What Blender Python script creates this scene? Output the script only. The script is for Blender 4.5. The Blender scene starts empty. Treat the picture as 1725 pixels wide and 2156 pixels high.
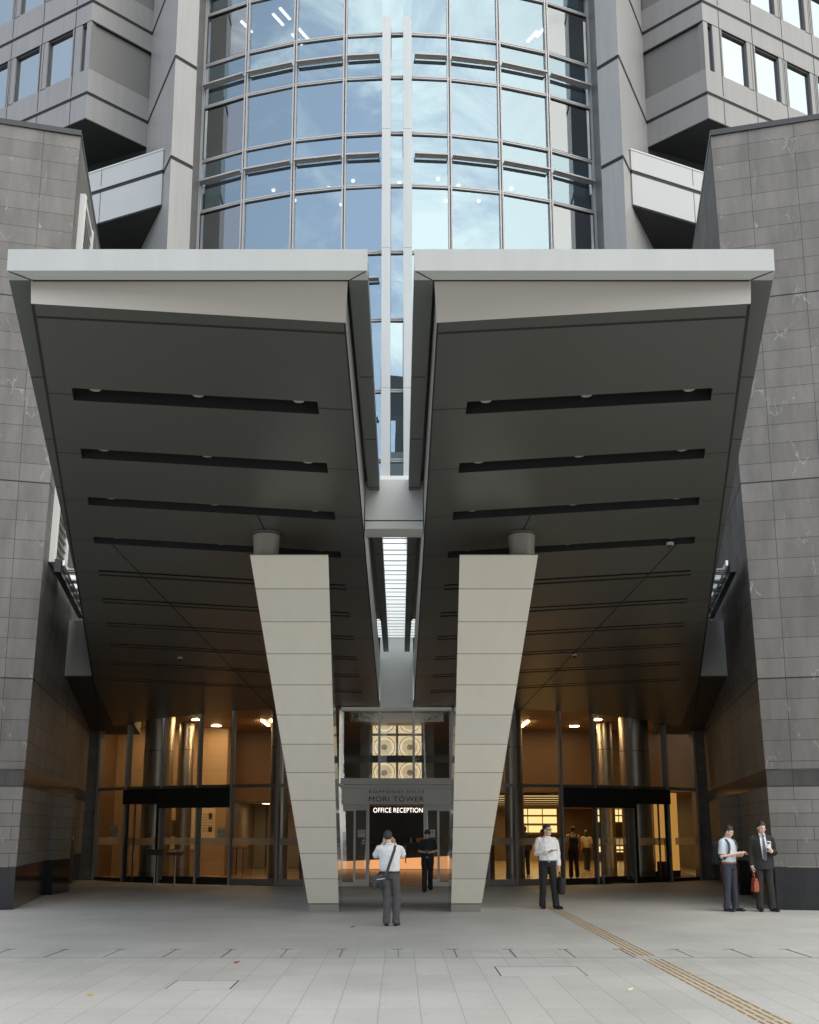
import bpy, bmesh, math, random
from mathutils import Vector, Matrix, noise
random.seed(7)
R = math.radians
scn = bpy.context.scene
COL = scn.collection

# ------------------------------------------------------------------ camera, sky, sun, exposure
cam = bpy.data.cameras.new('camera')
cam_o = bpy.data.objects.new('camera', cam)
COL.objects.link(cam_o)
cam_o.location = (0.1, 0.0, 1.69)
cam_o.rotation_euler = (R(90 + 10.97), 0, 0)
cam.sensor_width = 36
cam.lens = 36 * 2193 / 2156
cam.shift_x = 0.0095
cam.shift_y = 0.1122
cam.clip_start = 0.1
cam.clip_end = 5000
scn.camera = cam_o

SUN_EL, SUN_AZ = 67.0, 140.0      # azimuth from +Y towards +X: the sun stands behind the camera, to the right
world = bpy.data.worlds.new('World')
scn.world = world
world.use_nodes = True
wt = world.node_tree
wt.nodes.clear()
def wn(t, **k):
    n = wt.nodes.new(t)
    for a, b in k.items(): setattr(n, a, b)
    return n
w_out = wn('ShaderNodeOutputWorld')
w_bg = wn('ShaderNodeBackground'); w_bg.inputs['Strength'].default_value = 0.10
w_sky = wn('ShaderNodeTexSky', sky_type='NISHITA', sun_disc=False)
w_sky.sun_elevation = R(SUN_EL); w_sky.sun_rotation = R(SUN_AZ)
w_sky.air_density = 1.0; w_sky.dust_density = 1.2; w_sky.ozone_density = 1.0
w_tc = wn('ShaderNodeTexCoord')
w_map = wn('ShaderNodeMapping'); w_map.inputs['Scale'].default_value = (1.0, 1.0, 1.7)
w_nz = wn('ShaderNodeTexNoise'); w_nz.inputs['Scale'].default_value = 3.4
w_nz.inputs['Detail'].default_value = 9; w_nz.inputs['Roughness'].default_value = 0.66; w_nz.inputs['Distortion'].default_value = 0.7
w_sep = wn('ShaderNodeSeparateXYZ')
w_mx = wn('ShaderNodeMath', operation='MULTIPLY_ADD'); w_mx.inputs[1].default_value = 0.26; 
w_rmp = wn('ShaderNodeMapRange', interpolation_type='SMOOTHSTEP')
w_rmp.inputs['From Min'].default_value = 0.40; w_rmp.inputs['From Max'].default_value = 0.66
w_rmp.inputs['To Min'].default_value = 0.24; w_rmp.inputs['To Max'].default_value = 1.0
w_mix = wn('ShaderNodeMix', data_type='RGBA')
w_mix.inputs['B'].default_value = (10.9, 10.8, 10.2, 1)
L = wt.links.new
L(w_tc.outputs['Generated'], w_map.inputs['Vector']); L(w_map.outputs['Vector'], w_nz.inputs['Vector'])
L(w_tc.outputs['Generated'], w_sep.inputs['Vector'])
L(w_sep.outputs['X'], w_mx.inputs[0]); L(w_nz.outputs['Fac'], w_mx.inputs[2])
L(w_mx.outputs[0], w_rmp.inputs['Value']); L(w_rmp.outputs['Result'], w_mix.inputs['Factor'])
L(w_sky.outputs['Color'], w_mix.inputs['A'])
w_el = wn('ShaderNodeMapRange', interpolation_type='SMOOTHSTEP')      # sky dimmed near the horizon, added to cut the light under the canopy
w_el.inputs['From Min'].default_value = 0.0; w_el.inputs['From Max'].default_value = 0.22
w_el.inputs['To Min'].default_value = 0.70; w_el.inputs['To Max'].default_value = 1.0
w_sc = wn('ShaderNodeVectorMath', operation='SCALE')
w_s1 = wn('ShaderNodeMapRange', interpolation_type='SMOOTHSTEP')      # sky brightened behind the camera, added to light the struts and people
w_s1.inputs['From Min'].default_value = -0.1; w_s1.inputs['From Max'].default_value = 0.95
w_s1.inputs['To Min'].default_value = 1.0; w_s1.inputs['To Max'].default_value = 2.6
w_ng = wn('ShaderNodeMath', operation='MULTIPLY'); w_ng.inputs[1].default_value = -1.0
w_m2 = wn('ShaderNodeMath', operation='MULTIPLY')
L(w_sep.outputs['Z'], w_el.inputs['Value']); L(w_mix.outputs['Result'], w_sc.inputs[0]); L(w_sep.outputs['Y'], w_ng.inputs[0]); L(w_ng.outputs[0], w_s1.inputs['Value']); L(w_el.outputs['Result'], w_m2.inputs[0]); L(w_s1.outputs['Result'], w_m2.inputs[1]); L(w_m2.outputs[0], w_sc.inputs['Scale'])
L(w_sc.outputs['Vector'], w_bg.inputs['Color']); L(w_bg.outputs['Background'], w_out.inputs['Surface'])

sun = bpy.data.lights.new('sun', 'SUN')
sun.energy = 0.8; sun.angle = R(40); sun.color = (1.0, 0.97, 0.92)
sun_o = bpy.data.objects.new('sun', sun); COL.objects.link(sun_o)
_d = Vector((math.sin(R(SUN_AZ)) * math.cos(R(SUN_EL)), math.cos(R(SUN_AZ)) * math.cos(R(SUN_EL)), math.sin(R(SUN_EL))))
sun_o.rotation_euler = _d.to_track_quat('Z', 'Y').to_euler()
sun_o.location = _d * 60

scn.view_settings.view_transform = 'Standard'
scn.view_settings.look = 'None'
scn.view_settings.gamma = 1
scn.view_settings.exposure = 0.48
scn.cycles.max_bounces = 8
scn.cycles.transparent_max_bounces = 16
scn.cycles.sample_clamp_indirect = 4.0
scn.cycles.caustics_reflective = False
scn.cycles.caustics_refractive = False

# ------------------------------------------------------------------ materials
MATS = {}
def new_mat(name):
    m = bpy.data.materials.new(name); m.use_nodes = True
    nt = m.node_tree; nt.nodes.clear()
    out = nt.nodes.new('ShaderNodeOutputMaterial')
    MATS[name] = m
    return m, nt, out
def N(nt, t, **k):
    n = nt.nodes.new(t)
    for a, b in k.items():
        if a.startswith('i_'):
            n.inputs[a[2:].replace('_', ' ')].default_value = b
        else: setattr(n, a, b)
    return n
def c4(c): return (c[0], c[1], c[2], 1.0) if len(c) == 3 else c
def plain(name, col, rough=0.5, metal=0.0, var=0.06, vscale=0.6, spec=0.5, bump=0.0, bscale=60.0, fine=0.0, streak=0.0):
    """Principled paint / cloth / metal with faint large-scale unevenness and optional fine grain."""
    m, nt, out = new_mat(name)
    p = N(nt, 'ShaderNodeBsdfPrincipled')
    p.inputs['Roughness'].default_value = rough
    p.inputs['Metallic'].default_value = metal
    p.inputs['Specular IOR Level'].default_value = spec
    tc = N(nt, 'ShaderNodeTexCoord')
    nz = N(nt, 'ShaderNodeTexNoise', i_Scale=vscale, i_Detail=5.0, i_Roughness=0.6)
    nt.links.new(tc.outputs['Object'], nz.inputs['Vector'])
    mr = N(nt, 'ShaderNodeMapRange')
    mr.inputs['From Min'].default_value = 0.25; mr.inputs['From Max'].default_value = 0.75
    mr.inputs['To Min'].default_value = 1 - var; mr.inputs['To Max'].default_value = 1 + var
    nt.links.new(nz.outputs['Fac'], mr.inputs['Value'])
    val = mr.outputs['Result']
    if fine:
        n2 = N(nt, 'ShaderNodeTexNoise', i_Scale=bscale, i_Detail=3.0)
        nt.links.new(tc.outputs['Object'], n2.inputs['Vector'])
        m2 = N(nt, 'ShaderNodeMapRange')
        m2.inputs['From Min'].default_value = 0.3; m2.inputs['From Max'].default_value = 0.7
        m2.inputs['To Min'].default_value = 1 - fine; m2.inputs['To Max'].default_value = 1 + fine
        nt.links.new(n2.outputs['Fac'], m2.inputs['Value'])
        mm = N(nt, 'ShaderNodeMath', operation='MULTIPLY')
        nt.links.new(val, mm.inputs[0]); nt.links.new(m2.outputs['Result'], mm.inputs[1]); val = mm.outputs[0]
    if streak:      # faint rain streaks running down the surface
        sm = N(nt, 'ShaderNodeMapping'); sm.inputs['Scale'].default_value = (5.0, 5.0, 0.25)
        nt.links.new(tc.outputs['Object'], sm.inputs['Vector'])
        n4 = N(nt, 'ShaderNodeTexNoise', i_Scale=1.0, i_Detail=6.0, i_Roughness=0.65)
        nt.links.new(sm.outputs['Vector'], n4.inputs['Vector'])
        m4 = N(nt, 'ShaderNodeMapRange')
        m4.inputs['From Min'].default_value = 0.35; m4.inputs['From Max'].default_value = 0.75
        m4.inputs['To Min'].default_value = 1.0 + streak * .4; m4.inputs['To Max'].default_value = 1.0 - streak
        nt.links.new(n4.outputs['Fac'], m4.inputs['Value'])
        mq = N(nt, 'ShaderNodeMath', operation='MULTIPLY')
        nt.links.new(val, mq.inputs[0]); nt.links.new(m4.outputs['Result'], mq.inputs[1]); val = mq.outputs[0]
    vm = N(nt, 'ShaderNodeVectorMath', operation='SCALE')
    vm.inputs[0].default_value = col[:3]
    nt.links.new(val, vm.inputs['Scale'])
    nt.links.new(vm.outputs['Vector'], p.inputs['Base Color'])
    if bump:
        b = N(nt, 'ShaderNodeTexNoise', i_Scale=bscale, i_Detail=4.0)
        nt.links.new(tc.outputs['Object'], b.inputs['Vector'])
        bp = N(nt, 'ShaderNodeBump', i_Strength=bump, i_Distance=0.01)
        nt.links.new(b.outputs['Fac'], bp.inputs['Height']); nt.links.new(bp.outputs['Normal'], p.inputs['Normal'])
    nt.links.new(p.outputs['BSDF'], out.inputs['Surface'])
    return m
def emit(name, col, strength):
    m, nt, out = new_mat(name)
    e = N(nt, 'ShaderNodeEmission', i_Color=c4(col), i_Strength=strength)
    nt.links.new(e.outputs['Emission'], out.inputs['Surface'])
    return m
def glass(name, tint, base, gain, gloss=(1, 1, 1), rough=0.0, wob=0.0):
    """Flat pane: tinted see-through mixed with a mirror coat."""
    m, nt, out = new_mat(name)
    t = N(nt, 'ShaderNodeBsdfTransparent', i_Color=c4(tint))
    g = N(nt, 'ShaderNodeBsdfGlossy', i_Color=c4(gloss), i_Roughness=rough)
    fw = N(nt, 'ShaderNodeLayerWeight', i_Blend=0.5)
    lw = N(nt, 'ShaderNodeMath', operation='POWER'); lw.inputs[1].default_value = 5.0      # Schlick; the same from both sides of a pane
    nt.links.new(fw.outputs['Facing'], lw.inputs[0])
    mm = N(nt, 'ShaderNodeMath', operation='MULTIPLY_ADD', use_clamp=True)
    mm.inputs[1].default_value = gain; mm.inputs[2].default_value = base
    nt.links.new(lw.outputs[0], mm.inputs[0])
    if wob:
        tc = N(nt, 'ShaderNodeTexCoord')
        nz = N(nt, 'ShaderNodeTexNoise', i_Scale=0.7, i_Detail=1.0)
        nt.links.new(tc.outputs['Object'], nz.inputs['Vector'])
        bp = N(nt, 'ShaderNodeBump', i_Strength=wob, i_Distance=0.02)
        nt.links.new(nz.outputs['Fac'], bp.inputs['Height'])
        nt.links.new(bp.outputs['Normal'], g.inputs['Normal'])
    mx = N(nt, 'ShaderNodeMixShader')
    nt.links.new(mm.outputs[0], mx.inputs['Fac']); nt.links.new(t.outputs[0], mx.inputs[1]); nt.links.new(g.outputs[0], mx.inputs[2])
    nt.links.new(mx.outputs[0], out.inputs['Surface'])
    return m
def stone(name, c1, c2, w, h, offset=0.0, rough=0.6, vein=0.5, mortar=(0.03, 0.03, 0.03), msize=0.005, stain=0.25):
    m, nt, out = new_mat(name)
    p = N(nt, 'ShaderNodeBsdfPrincipled', i_Roughness=rough)
    uv = N(nt, 'ShaderNodeUVMap', uv_map='uv')
    br = N(nt, 'ShaderNodeTexBrick', offset=offset, squash=1.0)
    br.inputs['Color1'].default_value = c4(c1); br.inputs['Color2'].default_value = c4(c2); br.inputs['Mortar'].default_value = c4(mortar)
    br.inputs['Scale'].default_value = 1.0; br.inputs['Mortar Size'].default_value = msize
    br.inputs['Mortar Smooth'].default_value = 0.0; br.inputs['Bias'].default_value = 0.0
    br.inputs['Brick Width'].default_value = w; br.inputs['Row Height'].default_value = h
    nt.links.new(uv.outputs['UV'], br.inputs['Vector'])
    n1 = N(nt, 'ShaderNodeTexNoise', i_Scale=0.9, i_Detail=8.0, i_Roughness=0.65)
    mp = N(nt, 'ShaderNodeMapping'); mp.inputs['Scale'].default_value = (2.0, 0.42, 1)
    nt.links.new(uv.outputs['UV'], mp.inputs['Vector']); nt.links.new(mp.outputs['Vector'], n1.inputs['Vector'])
    r1 = N(nt, 'ShaderNodeMapRange')
    r1.inputs['From Min'].default_value = 0.3; r1.inputs['From Max'].default_value = 0.72
    r1.inputs['To Min'].default_value = 1 - stain; r1.inputs['To Max'].default_value = 1 + stain
    nt.links.new(n1.outputs['Fac'], r1.inputs['Value'])
    sp = N(nt, 'ShaderNodeTexNoise', i_Scale=45.0, i_Detail=3.0)
    nt.links.new(uv.outputs['UV'], sp.inputs['Vector'])
    r2 = N(nt, 'ShaderNodeMapRange')
    r2.inputs['From Min'].default_value = 0.3; r2.inputs['From Max'].default_value = 0.7
    r2.inputs['To Min'].default_value = 0.88; r2.inputs['To Max'].default_value = 1.12
    nt.links.new(sp.outputs['Fac'], r2.inputs['Value'])
    mu = N(nt, 'ShaderNodeMath', operation='MULTIPLY')
    nt.links.new(r1.outputs['Result'], mu.inputs[0]); nt.links.new(r2.outputs['Result'], mu.inputs[1])
    sc = N(nt, 'ShaderNodeVectorMath', operation='SCALE')
    nt.links.new(br.outputs['Color'], sc.inputs[0]); nt.links.new(mu.outputs[0], sc.inputs['Scale'])
    col = sc.outputs['Vector']
    if vein:
        # broken white veins: distorted cell edges, kept only where a second noise allows
        wz = N(nt, 'ShaderNodeTexNoise', i_Scale=2.4, i_Detail=4.0)
        rm = N(nt, 'ShaderNodeMapping'); rm.inputs['Rotation'].default_value = (0, 0, 0.6); rm.inputs['Scale'].default_value = (1.6, 0.55, 1)
        nt.links.new(uv.outputs['UV'], rm.inputs['Vector'])
        nt.links.new(rm.outputs['Vector'], wz.inputs['Vector'])
        ad = N(nt, 'ShaderNodeVectorMath', operation='MULTIPLY_ADD')
        ad.inputs[1].default_value = (0.7, 0.7, 0.7)
        nt.links.new(wz.outputs['Color'], ad.inputs[0]); nt.links.new(rm.outputs['Vector'], ad.inputs[2])
        vo = N(nt, 'ShaderNodeTexVoronoi', feature='DISTANCE_TO_EDGE', i_Scale=1.15)
        nt.links.new(ad.outputs['Vector'], vo.inputs['Vector'])
        v1 = N(nt, 'ShaderNodeMapRange')
        v1.inputs['From Min'].default_value = 0.004; v1.inputs['From Max'].default_value = 0.016
        v1.inputs['To Min'].default_value = 1.0; v1.inputs['To Max'].default_value = 0.0
        nt.links.new(vo.outputs['Distance'], v1.inputs['Value'])
        mk = N(nt, 'ShaderNodeTexNoise', i_Scale=1.5, i_Detail=3.0)
        m2 = N(nt, 'ShaderNodeMapping'); m2.inputs['Location'].default_value = (7, 3, 0)
        nt.links.new(uv.outputs['UV'], m2.inputs['Vector']); nt.links.new(m2.outputs['Vector'], mk.inputs['Vector'])
        v2 = N(nt, 'ShaderNodeMapRange')
        v2.inputs['From Min'].default_value = 0.53; v2.inputs['From Max'].default_value = 0.62
        v2.inputs['To Min'].default_value = 0.0; v2.inputs['To Max'].default_value = vein
        nt.links.new(mk.outputs['Fac'], v2.inputs['Value'])
        vm = N(nt, 'ShaderNodeMath', operation='MULTIPLY')
        nt.links.new(v1.outputs['Result'], vm.inputs[0]); nt.links.new(v2.outputs['Result'], vm.inputs[1])
        mx = N(nt, 'ShaderNodeMix', data_type='RGBA')
        mx.inputs['B'].default_value = (0.5, 0.49, 0.47, 1)
        nt.links.new(vm.outputs[0], mx.inputs['Factor']); nt.links.new(col, mx.inputs['A'])
        col = mx.outputs['Result']
    nt.links.new(col, p.inputs['Base Color'])
    nt.links.new(p.outputs['BSDF'], out.inputs['Surface'])
    return m

panel = plain('aluminium_panel', (0.52, 0.53, 0.52), 0.42, 0.0, var=0.03, vscale=0.35)
panel_w = plain('light_aluminium', (0.495, 0.51, 0.50), 0.40, 0.0, var=0.02, vscale=0.4, streak=0.07)
panel_t = plain('tower_panel', (0.25, 0.246, 0.244), 0.40, 0.1, var=0.05, vscale=0.3, streak=0.10)
panel_p = plain('pier_panel', (0.34, 0.336, 0.332), 0.4, 0.1, var=0.04, vscale=0.3, streak=0.10)
panel_d = plain('recessed_panel', (0.16, 0.158, 0.155), 0.45, 0.1, var=0.06, vscale=0.4)
panel_r = plain('rim_panel', (0.115, 0.122, 0.118), 0.5, 0.0, var=0.05, vscale=0.4)
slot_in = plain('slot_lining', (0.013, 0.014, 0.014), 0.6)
drum_m = plain('bearing_paint', (0.30, 0.285, 0.25), 0.4, 0.1, var=0.06)
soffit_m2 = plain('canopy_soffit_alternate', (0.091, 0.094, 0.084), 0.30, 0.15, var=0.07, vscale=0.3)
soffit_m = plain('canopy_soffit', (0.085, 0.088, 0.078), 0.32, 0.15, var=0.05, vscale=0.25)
riser_m = plain('canopy_front_panel', (0.52, 0.49, 0.45), 0.5, 0.0, var=0.04, vscale=0.4)
strut_b = plain('strut_base', (0.42, 0.40, 0.36), 0.5, 0.0, var=0.08, vscale=1.5)
slot_m = plain('slot_grey', (0.11, 0.11, 0.11), 0.7)  # dark grey of the drain slot lines
strut_m2 = plain('strut_panel_alternate', (0.83, 0.78, 0.685), 0.5, 0.0, var=0.025, vscale=0.6, fine=0.02, bscale=40, streak=0.03)
strut_m = plain('strut_panel', (0.88, 0.82, 0.715), 0.5, 0.0, var=0.025, vscale=0.5, fine=0.02, bscale=40, streak=0.03)
strut_j = plain('strut_joint', (0.10, 0.085, 0.07), 0.7)
joint_m = plain('dark_joint', (0.012, 0.012, 0.012), 0.7, 0.0, var=0.1)
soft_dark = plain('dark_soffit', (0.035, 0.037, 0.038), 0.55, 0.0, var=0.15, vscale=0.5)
dark_metal = plain('dark_metal', (0.03, 0.031, 0.032), 0.35, 0.3, var=0.1)
steel = plain('brushed_steel', (0.36, 0.355, 0.345), 0.28, 0.85, var=0.08, vscale=1.5)
sign_m = plain('sign_steel', (0.80, 0.775, 0.74), 0.42, 0.0, var=0.05)
panel_b = plain('balcony_panel', (0.41, 0.42, 0.42), 0.42, 0.0, var=0.04, vscale=0.4)
steel_d = plain('frame_steel', (0.27, 0.26, 0.245), 0.35, 0.7, var=0.1, vscale=1.0)
mirror = plain('polished_steel', (0.48, 0.47, 0.45), 0.10, 1.0, var=0.05, vscale=0.8)
mull_m = plain('mullion_aluminium', (0.40, 0.39, 0.385), 0.4, 0.1, var=0.05)
mull_d = plain('mullion_groove', (0.055, 0.05, 0.05), 0.5, 0.0, var=0.1)
fin_m = plain('fin_aluminium', (0.47, 0.49, 0.49), 0.4, 0.0, var=0.02, streak=0.05)
louv_m = plain('louver_aluminium', (0.50, 0.485, 0.465), 0.45, 0.1, var=0.05)
white_m = plain('white_steel', (0.78, 0.79, 0.78), 0.4, 0.0, var=0.03)
white_c = plain('office_ceiling', (0.16, 0.16, 0.16), 0.7, 0.0, var=0.1)
gl_tower = glass('tower_glass', (0.36, 0.40, 0.43), 0.30, 0.5, gloss=(0.64, 0.82, 0.91), wob=0.05)
gl_open = glass('clear_edge_glass', (0.42, 0.46, 0.46), 0.26, 0.5, gloss=(0.85, 0.9, 0.92), wob=0.05)
gl_win = glass('office_window_glass', (0.25, 0.28, 0.30), 0.62, 0.4, gloss=(0.78, 0.90, 0.95), wob=0.03)
gl_door = glass('entrance_glass', (0.88, 0.88, 0.85), 0.05, 0.9)
gl_vest = glass('vestibule_glass', (0.84, 0.86, 0.84), 0.22, 0.9)
def frosted_roof(name, fac):
    m, nt, out = new_mat(name)
    t = N(nt, 'ShaderNodeBsdfTransparent', i_Color=(0.8, 0.85, 0.85, 1)); tl = N(nt, 'ShaderNodeBsdfTranslucent', i_Color=(0.85, 0.9, 0.9, 1))
    mx = N(nt, 'ShaderNodeMixShader', i_Fac=fac)
    nt.links.new(t.outputs[0], mx.inputs[1]); nt.links.new(tl.outputs[0], mx.inputs[2]); nt.links.new(mx.outputs[0], out.inputs['Surface'])
    return m
gl_roof = frosted_roof('roof_glass', 0.85); frit_m = frosted_roof('fritted_roof_glass', 0.9)
def frost():
    m, nt, out = new_mat('frosted_band')
    t = N(nt, 'ShaderNodeBsdfTransparent', i_Color=(0.75, 0.75, 0.72, 1))
    d = N(nt, 'ShaderNodeBsdfDiffuse', i_Color=(0.7, 0.7, 0.66, 1))
    tl = N(nt, 'ShaderNodeBsdfTranslucent', i_Color=(0.5, 0.48, 0.42, 1))
    a = N(nt, 'ShaderNodeMixShader', i_Fac=0.5); b = N(nt, 'ShaderNodeMixShader', i_Fac=0.72)
    nt.links.new(d.outputs[0], a.inputs[1]); nt.links.new(tl.outputs[0], a.inputs[2])
    nt.links.new(t.outputs[0], b.inputs[1]); nt.links.new(a.outputs[0], b.inputs[2])
    nt.links.new(b.outputs[0], out.inputs['Surface'])
    return m
frost_m = frost()
stone_up = stone('grey_stone', (0.138, 0.129, 0.119), (0.172, 0.161, 0.149), 1.05, 0.452, vein=0.36, stain=0.30, msize=0.006)
stone_lo = stone('grey_stone_lower', (0.155, 0.146, 0.136), (0.198, 0.187, 0.175), 0.95, 0.283, offset=0.37, vein=0.3, stain=0.2, msize=0.006)
stone_dk = stone('black_polished_stone', (0.012, 0.014, 0.017), (0.022, 0.025, 0.03), 0.72, 1.3, rough=0.12, vein=0.0, stain=0.4)
stone_band = stone('dark_band_stone', (0.06, 0.06, 0.06), (0.085, 0.083, 0.08), 1.05, 1.2, rough=0.2, vein=0.15, stain=0.3)
beige = stone('beige_lobby_stone', (0.40, 0.28, 0.17), (0.45, 0.32, 0.20), 1.6, 0.55, offset=0.5, rough=0.45, vein=0.0, msize=0.004, mortar=(0.18, 0.12, 0.07), stain=0.08)
wood_c = plain('lobby_ceiling', (0.34, 0.21, 0.10), 0.5, 0.0, var=0.12, vscale=0.6)
brown_w = plain('brown_lobby_wall', (0.13, 0.075, 0.035), 0.45, 0.0, var=0.15, vscale=0.6)
black_w = plain('black_reception_wall', (0.012, 0.011, 0.011), 0.3, 0.0, var=0.2)
floor_l = plain('lobby_floor_stone', (0.36, 0.25, 0.15), 0.22, 0.0, var=0.1, vscale=0.8)
pale_w = plain('pale_lobby_wall', (0.62, 0.52, 0.38), 0.6, 0.0, var=0.06)
warm_l = emit('warm_lamp', (1.0, 0.66, 0.32), 70.0)
warm_s = emit('warm_ceiling_panel', (1.0, 0.68, 0.26), 1.7)
yel_p = emit('yellow_backlit_panel', (1.0, 0.70, 0.28), 1.05)
amber_p = emit('amber_backlit_panel', (0.85, 0.42, 0.10), 0.42)
white_l = emit('sign_letter_light', (1.0, 0.97, 0.9), 1.25)
cool_l = emit('office_light', (1.0, 0.95, 0.85), 3.0)
tan_l = emit('counter_glow', (1.0, 0.45, 0.18), 0.62)
brass = plain('brass_bar', (0.46, 0.30, 0.12), 0.4, 0.3, var=0.2, vscale=4)
paper = plain('white_paper', (0.7, 0.7, 0.68), 0.7, 0.0, var=0.02)
ink = plain('dark_ink', (0.05, 0.045, 0.04), 0.6, 0.0, var=0.05)
def onyx_mat():
    m, nt, out = new_mat('backlit_onyx')
    uv = N(nt, 'ShaderNodeUVMap', uv_map='uv')
    e = N(nt, 'ShaderNodeEmission')
    nz = N(nt, 'ShaderNodeTexNoise', i_Scale=6.0, i_Detail=6.0)
    nt.links.new(uv.outputs['UV'], nz.inputs['Vector'])
    cr = N(nt, 'ShaderNodeMapRange'); cr.inputs['To Min'].default_value = 0.7; cr.inputs['To Max'].default_value = 1.25
    nt.links.new(nz.outputs['Fac'], cr.inputs['Value'])
    nt.links.new(cr.outputs['Result'], e.inputs['Strength'])
    e.inputs['Color'].default_value = (0.72, 0.56, 0.34, 1)
    nt.links.new(e.outputs[0], out.inputs['Surface'])
    return m
onyx = onyx_mat()
onyx_d = emit('backlit_onyx_disc', (0.58, 0.44, 0.26), 0.85)
onyx_h = emit('backlit_onyx_hub', (0.20, 0.14, 0.08), 0.8)
onyx_r = emit('backlit_onyx_rim', (1.0, 0.80, 0.48), 1.1)

def paving():
    m, nt, out = new_mat('plaza_paving')
    p = N(nt, 'ShaderNodeBsdfPrincipled', i_Roughness=0.62)
    tc = N(nt, 'ShaderNodeTexCoord')
    mp = N(nt, 'ShaderNodeMapping'); mp.inputs['Location'].default_value = (0.10, 0.06, 0)
    nt.links.new(tc.outputs['Object'], mp.inputs['Vector'])
    def brick(w, h, off, a, b, mo, ms):
        br = N(nt, 'ShaderNodeTexBrick', offset=off)
        br.inputs['Color1'].default_value = c4((a,) * 3); br.inputs['Color2'].default_value = c4((b,) * 3); br.inputs['Mortar'].default_value = c4((mo,) * 3)
        br.inputs['Scale'].default_value = 1.0; br.inputs['Mortar Size'].default_value = ms; br.inputs['Mortar Smooth'].default_value = 0.2
        br.inputs['Brick Width'].default_value = w; br.inputs['Row Height'].default_value = h
        nt.links.new(mp.outputs['Vector'], br.inputs['Vector']); return br
    b1 = brick(0.395, 1.17, 0.0, 0.94, 1.04, 0.55, 0.004)
    b2 = brick(0.9, 0.9, 0.5, 0.96, 1.03, 0.90, 0.004)
    sp = N(nt, 'ShaderNodeSeparateXYZ'); nt.links.new(tc.outputs['Object'], sp.inputs['Vector'])
    gt = N(nt, 'ShaderNodeMath', operation='GREATER_THAN'); gt.inputs[1].default_value = 15.48
    nt.links.new(sp.outputs['Y'], gt.inputs[0])
    mx = N(nt, 'ShaderNodeMix', data_type='RGBA')
    nt.links.new(gt.outputs[0], mx.inputs['Factor']); nt.links.new(b1.outputs['Color'], mx.inputs['A']); nt.links.new(b2.outputs['Color'], mx.inputs['B'])
    n1 = N(nt, 'ShaderNodeTexNoise', i_Scale=0.35, i_Detail=7.0, i_Roughness=0.62)
    n2 = N(nt, 'ShaderNodeTexNoise', i_Scale=38.0, i_Detail=4.0)
    nt.links.new(tc.outputs['Object'], n1.inputs['Vector']); nt.links.new(tc.outputs['Object'], n2.inputs['Vector'])
    a = N(nt, 'ShaderNodeMapRange'); a.inputs['From Min'].default_value = 0.3; a.inputs['From Max'].default_value = 0.7
    a.inputs['To Min'].default_value = 0.84; a.inputs['To Max'].default_value = 1.12
    b = N(nt, 'ShaderNodeMapRange'); b.inputs['From Min'].default_value = 0.3; b.inputs['From Max'].default_value = 0.7
    b.inputs['To Min'].default_value = 0.9; b.inputs['To Max'].default_value = 1.1
    nt.links.new(n1.outputs['Fac'], a.inputs['Value']); nt.links.new(n2.outputs['Fac'], b.inputs['Value'])
    mu = N(nt, 'ShaderNodeMath', operation='MULTIPLY'); nt.links.new(a.outputs['Result'], mu.inputs[0]); nt.links.new(b.outputs['Result'], mu.inputs[1])
    s1 = N(nt, 'ShaderNodeVectorMath', operation='SCALE'); nt.links.new(mx.outputs['Result'], s1.inputs[0]); nt.links.new(mu.outputs[0], s1.inputs['Scale'])
    n3 = N(nt, 'ShaderNodeTexNoise', i_Scale=7.0, i_Detail=3.0)
    nt.links.new(tc.outputs['Object'], n3.inputs['Vector'])
    st = N(nt, 'ShaderNodeMapRange'); st.inputs['From Min'].default_value = 0.62; st.inputs['From Max'].default_value = 0.72
    st.inputs['To Min'].default_value = 1.0; st.inputs['To Max'].default_value = 0.90
    nt.links.new(n3.outputs['Fac'], st.inputs['Value'])
    m3 = N(nt, 'ShaderNodeMath', operation='MULTIPLY'); nt.links.new(mu.outputs[0], m3.inputs[0]); nt.links.new(st.outputs['Result'], m3.inputs[1]); mu = m3
    nt.links.new(mu.outputs[0], s1.inputs['Scale'])
    s2 = N(nt, 'ShaderNodeVectorMath', operation='MULTIPLY'); s2.inputs[1].default_value = (0.405, 0.405, 0.382)
    nt.links.new(s1.outputs['Vector'], s2.inputs[0]); nt.links.new(s2.outputs['Vector'], p.inputs['Base Color'])
    nt.links.new(p.outputs['BSDF'], out.inputs['Surface'])
    return m
paving_m = paving()

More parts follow.
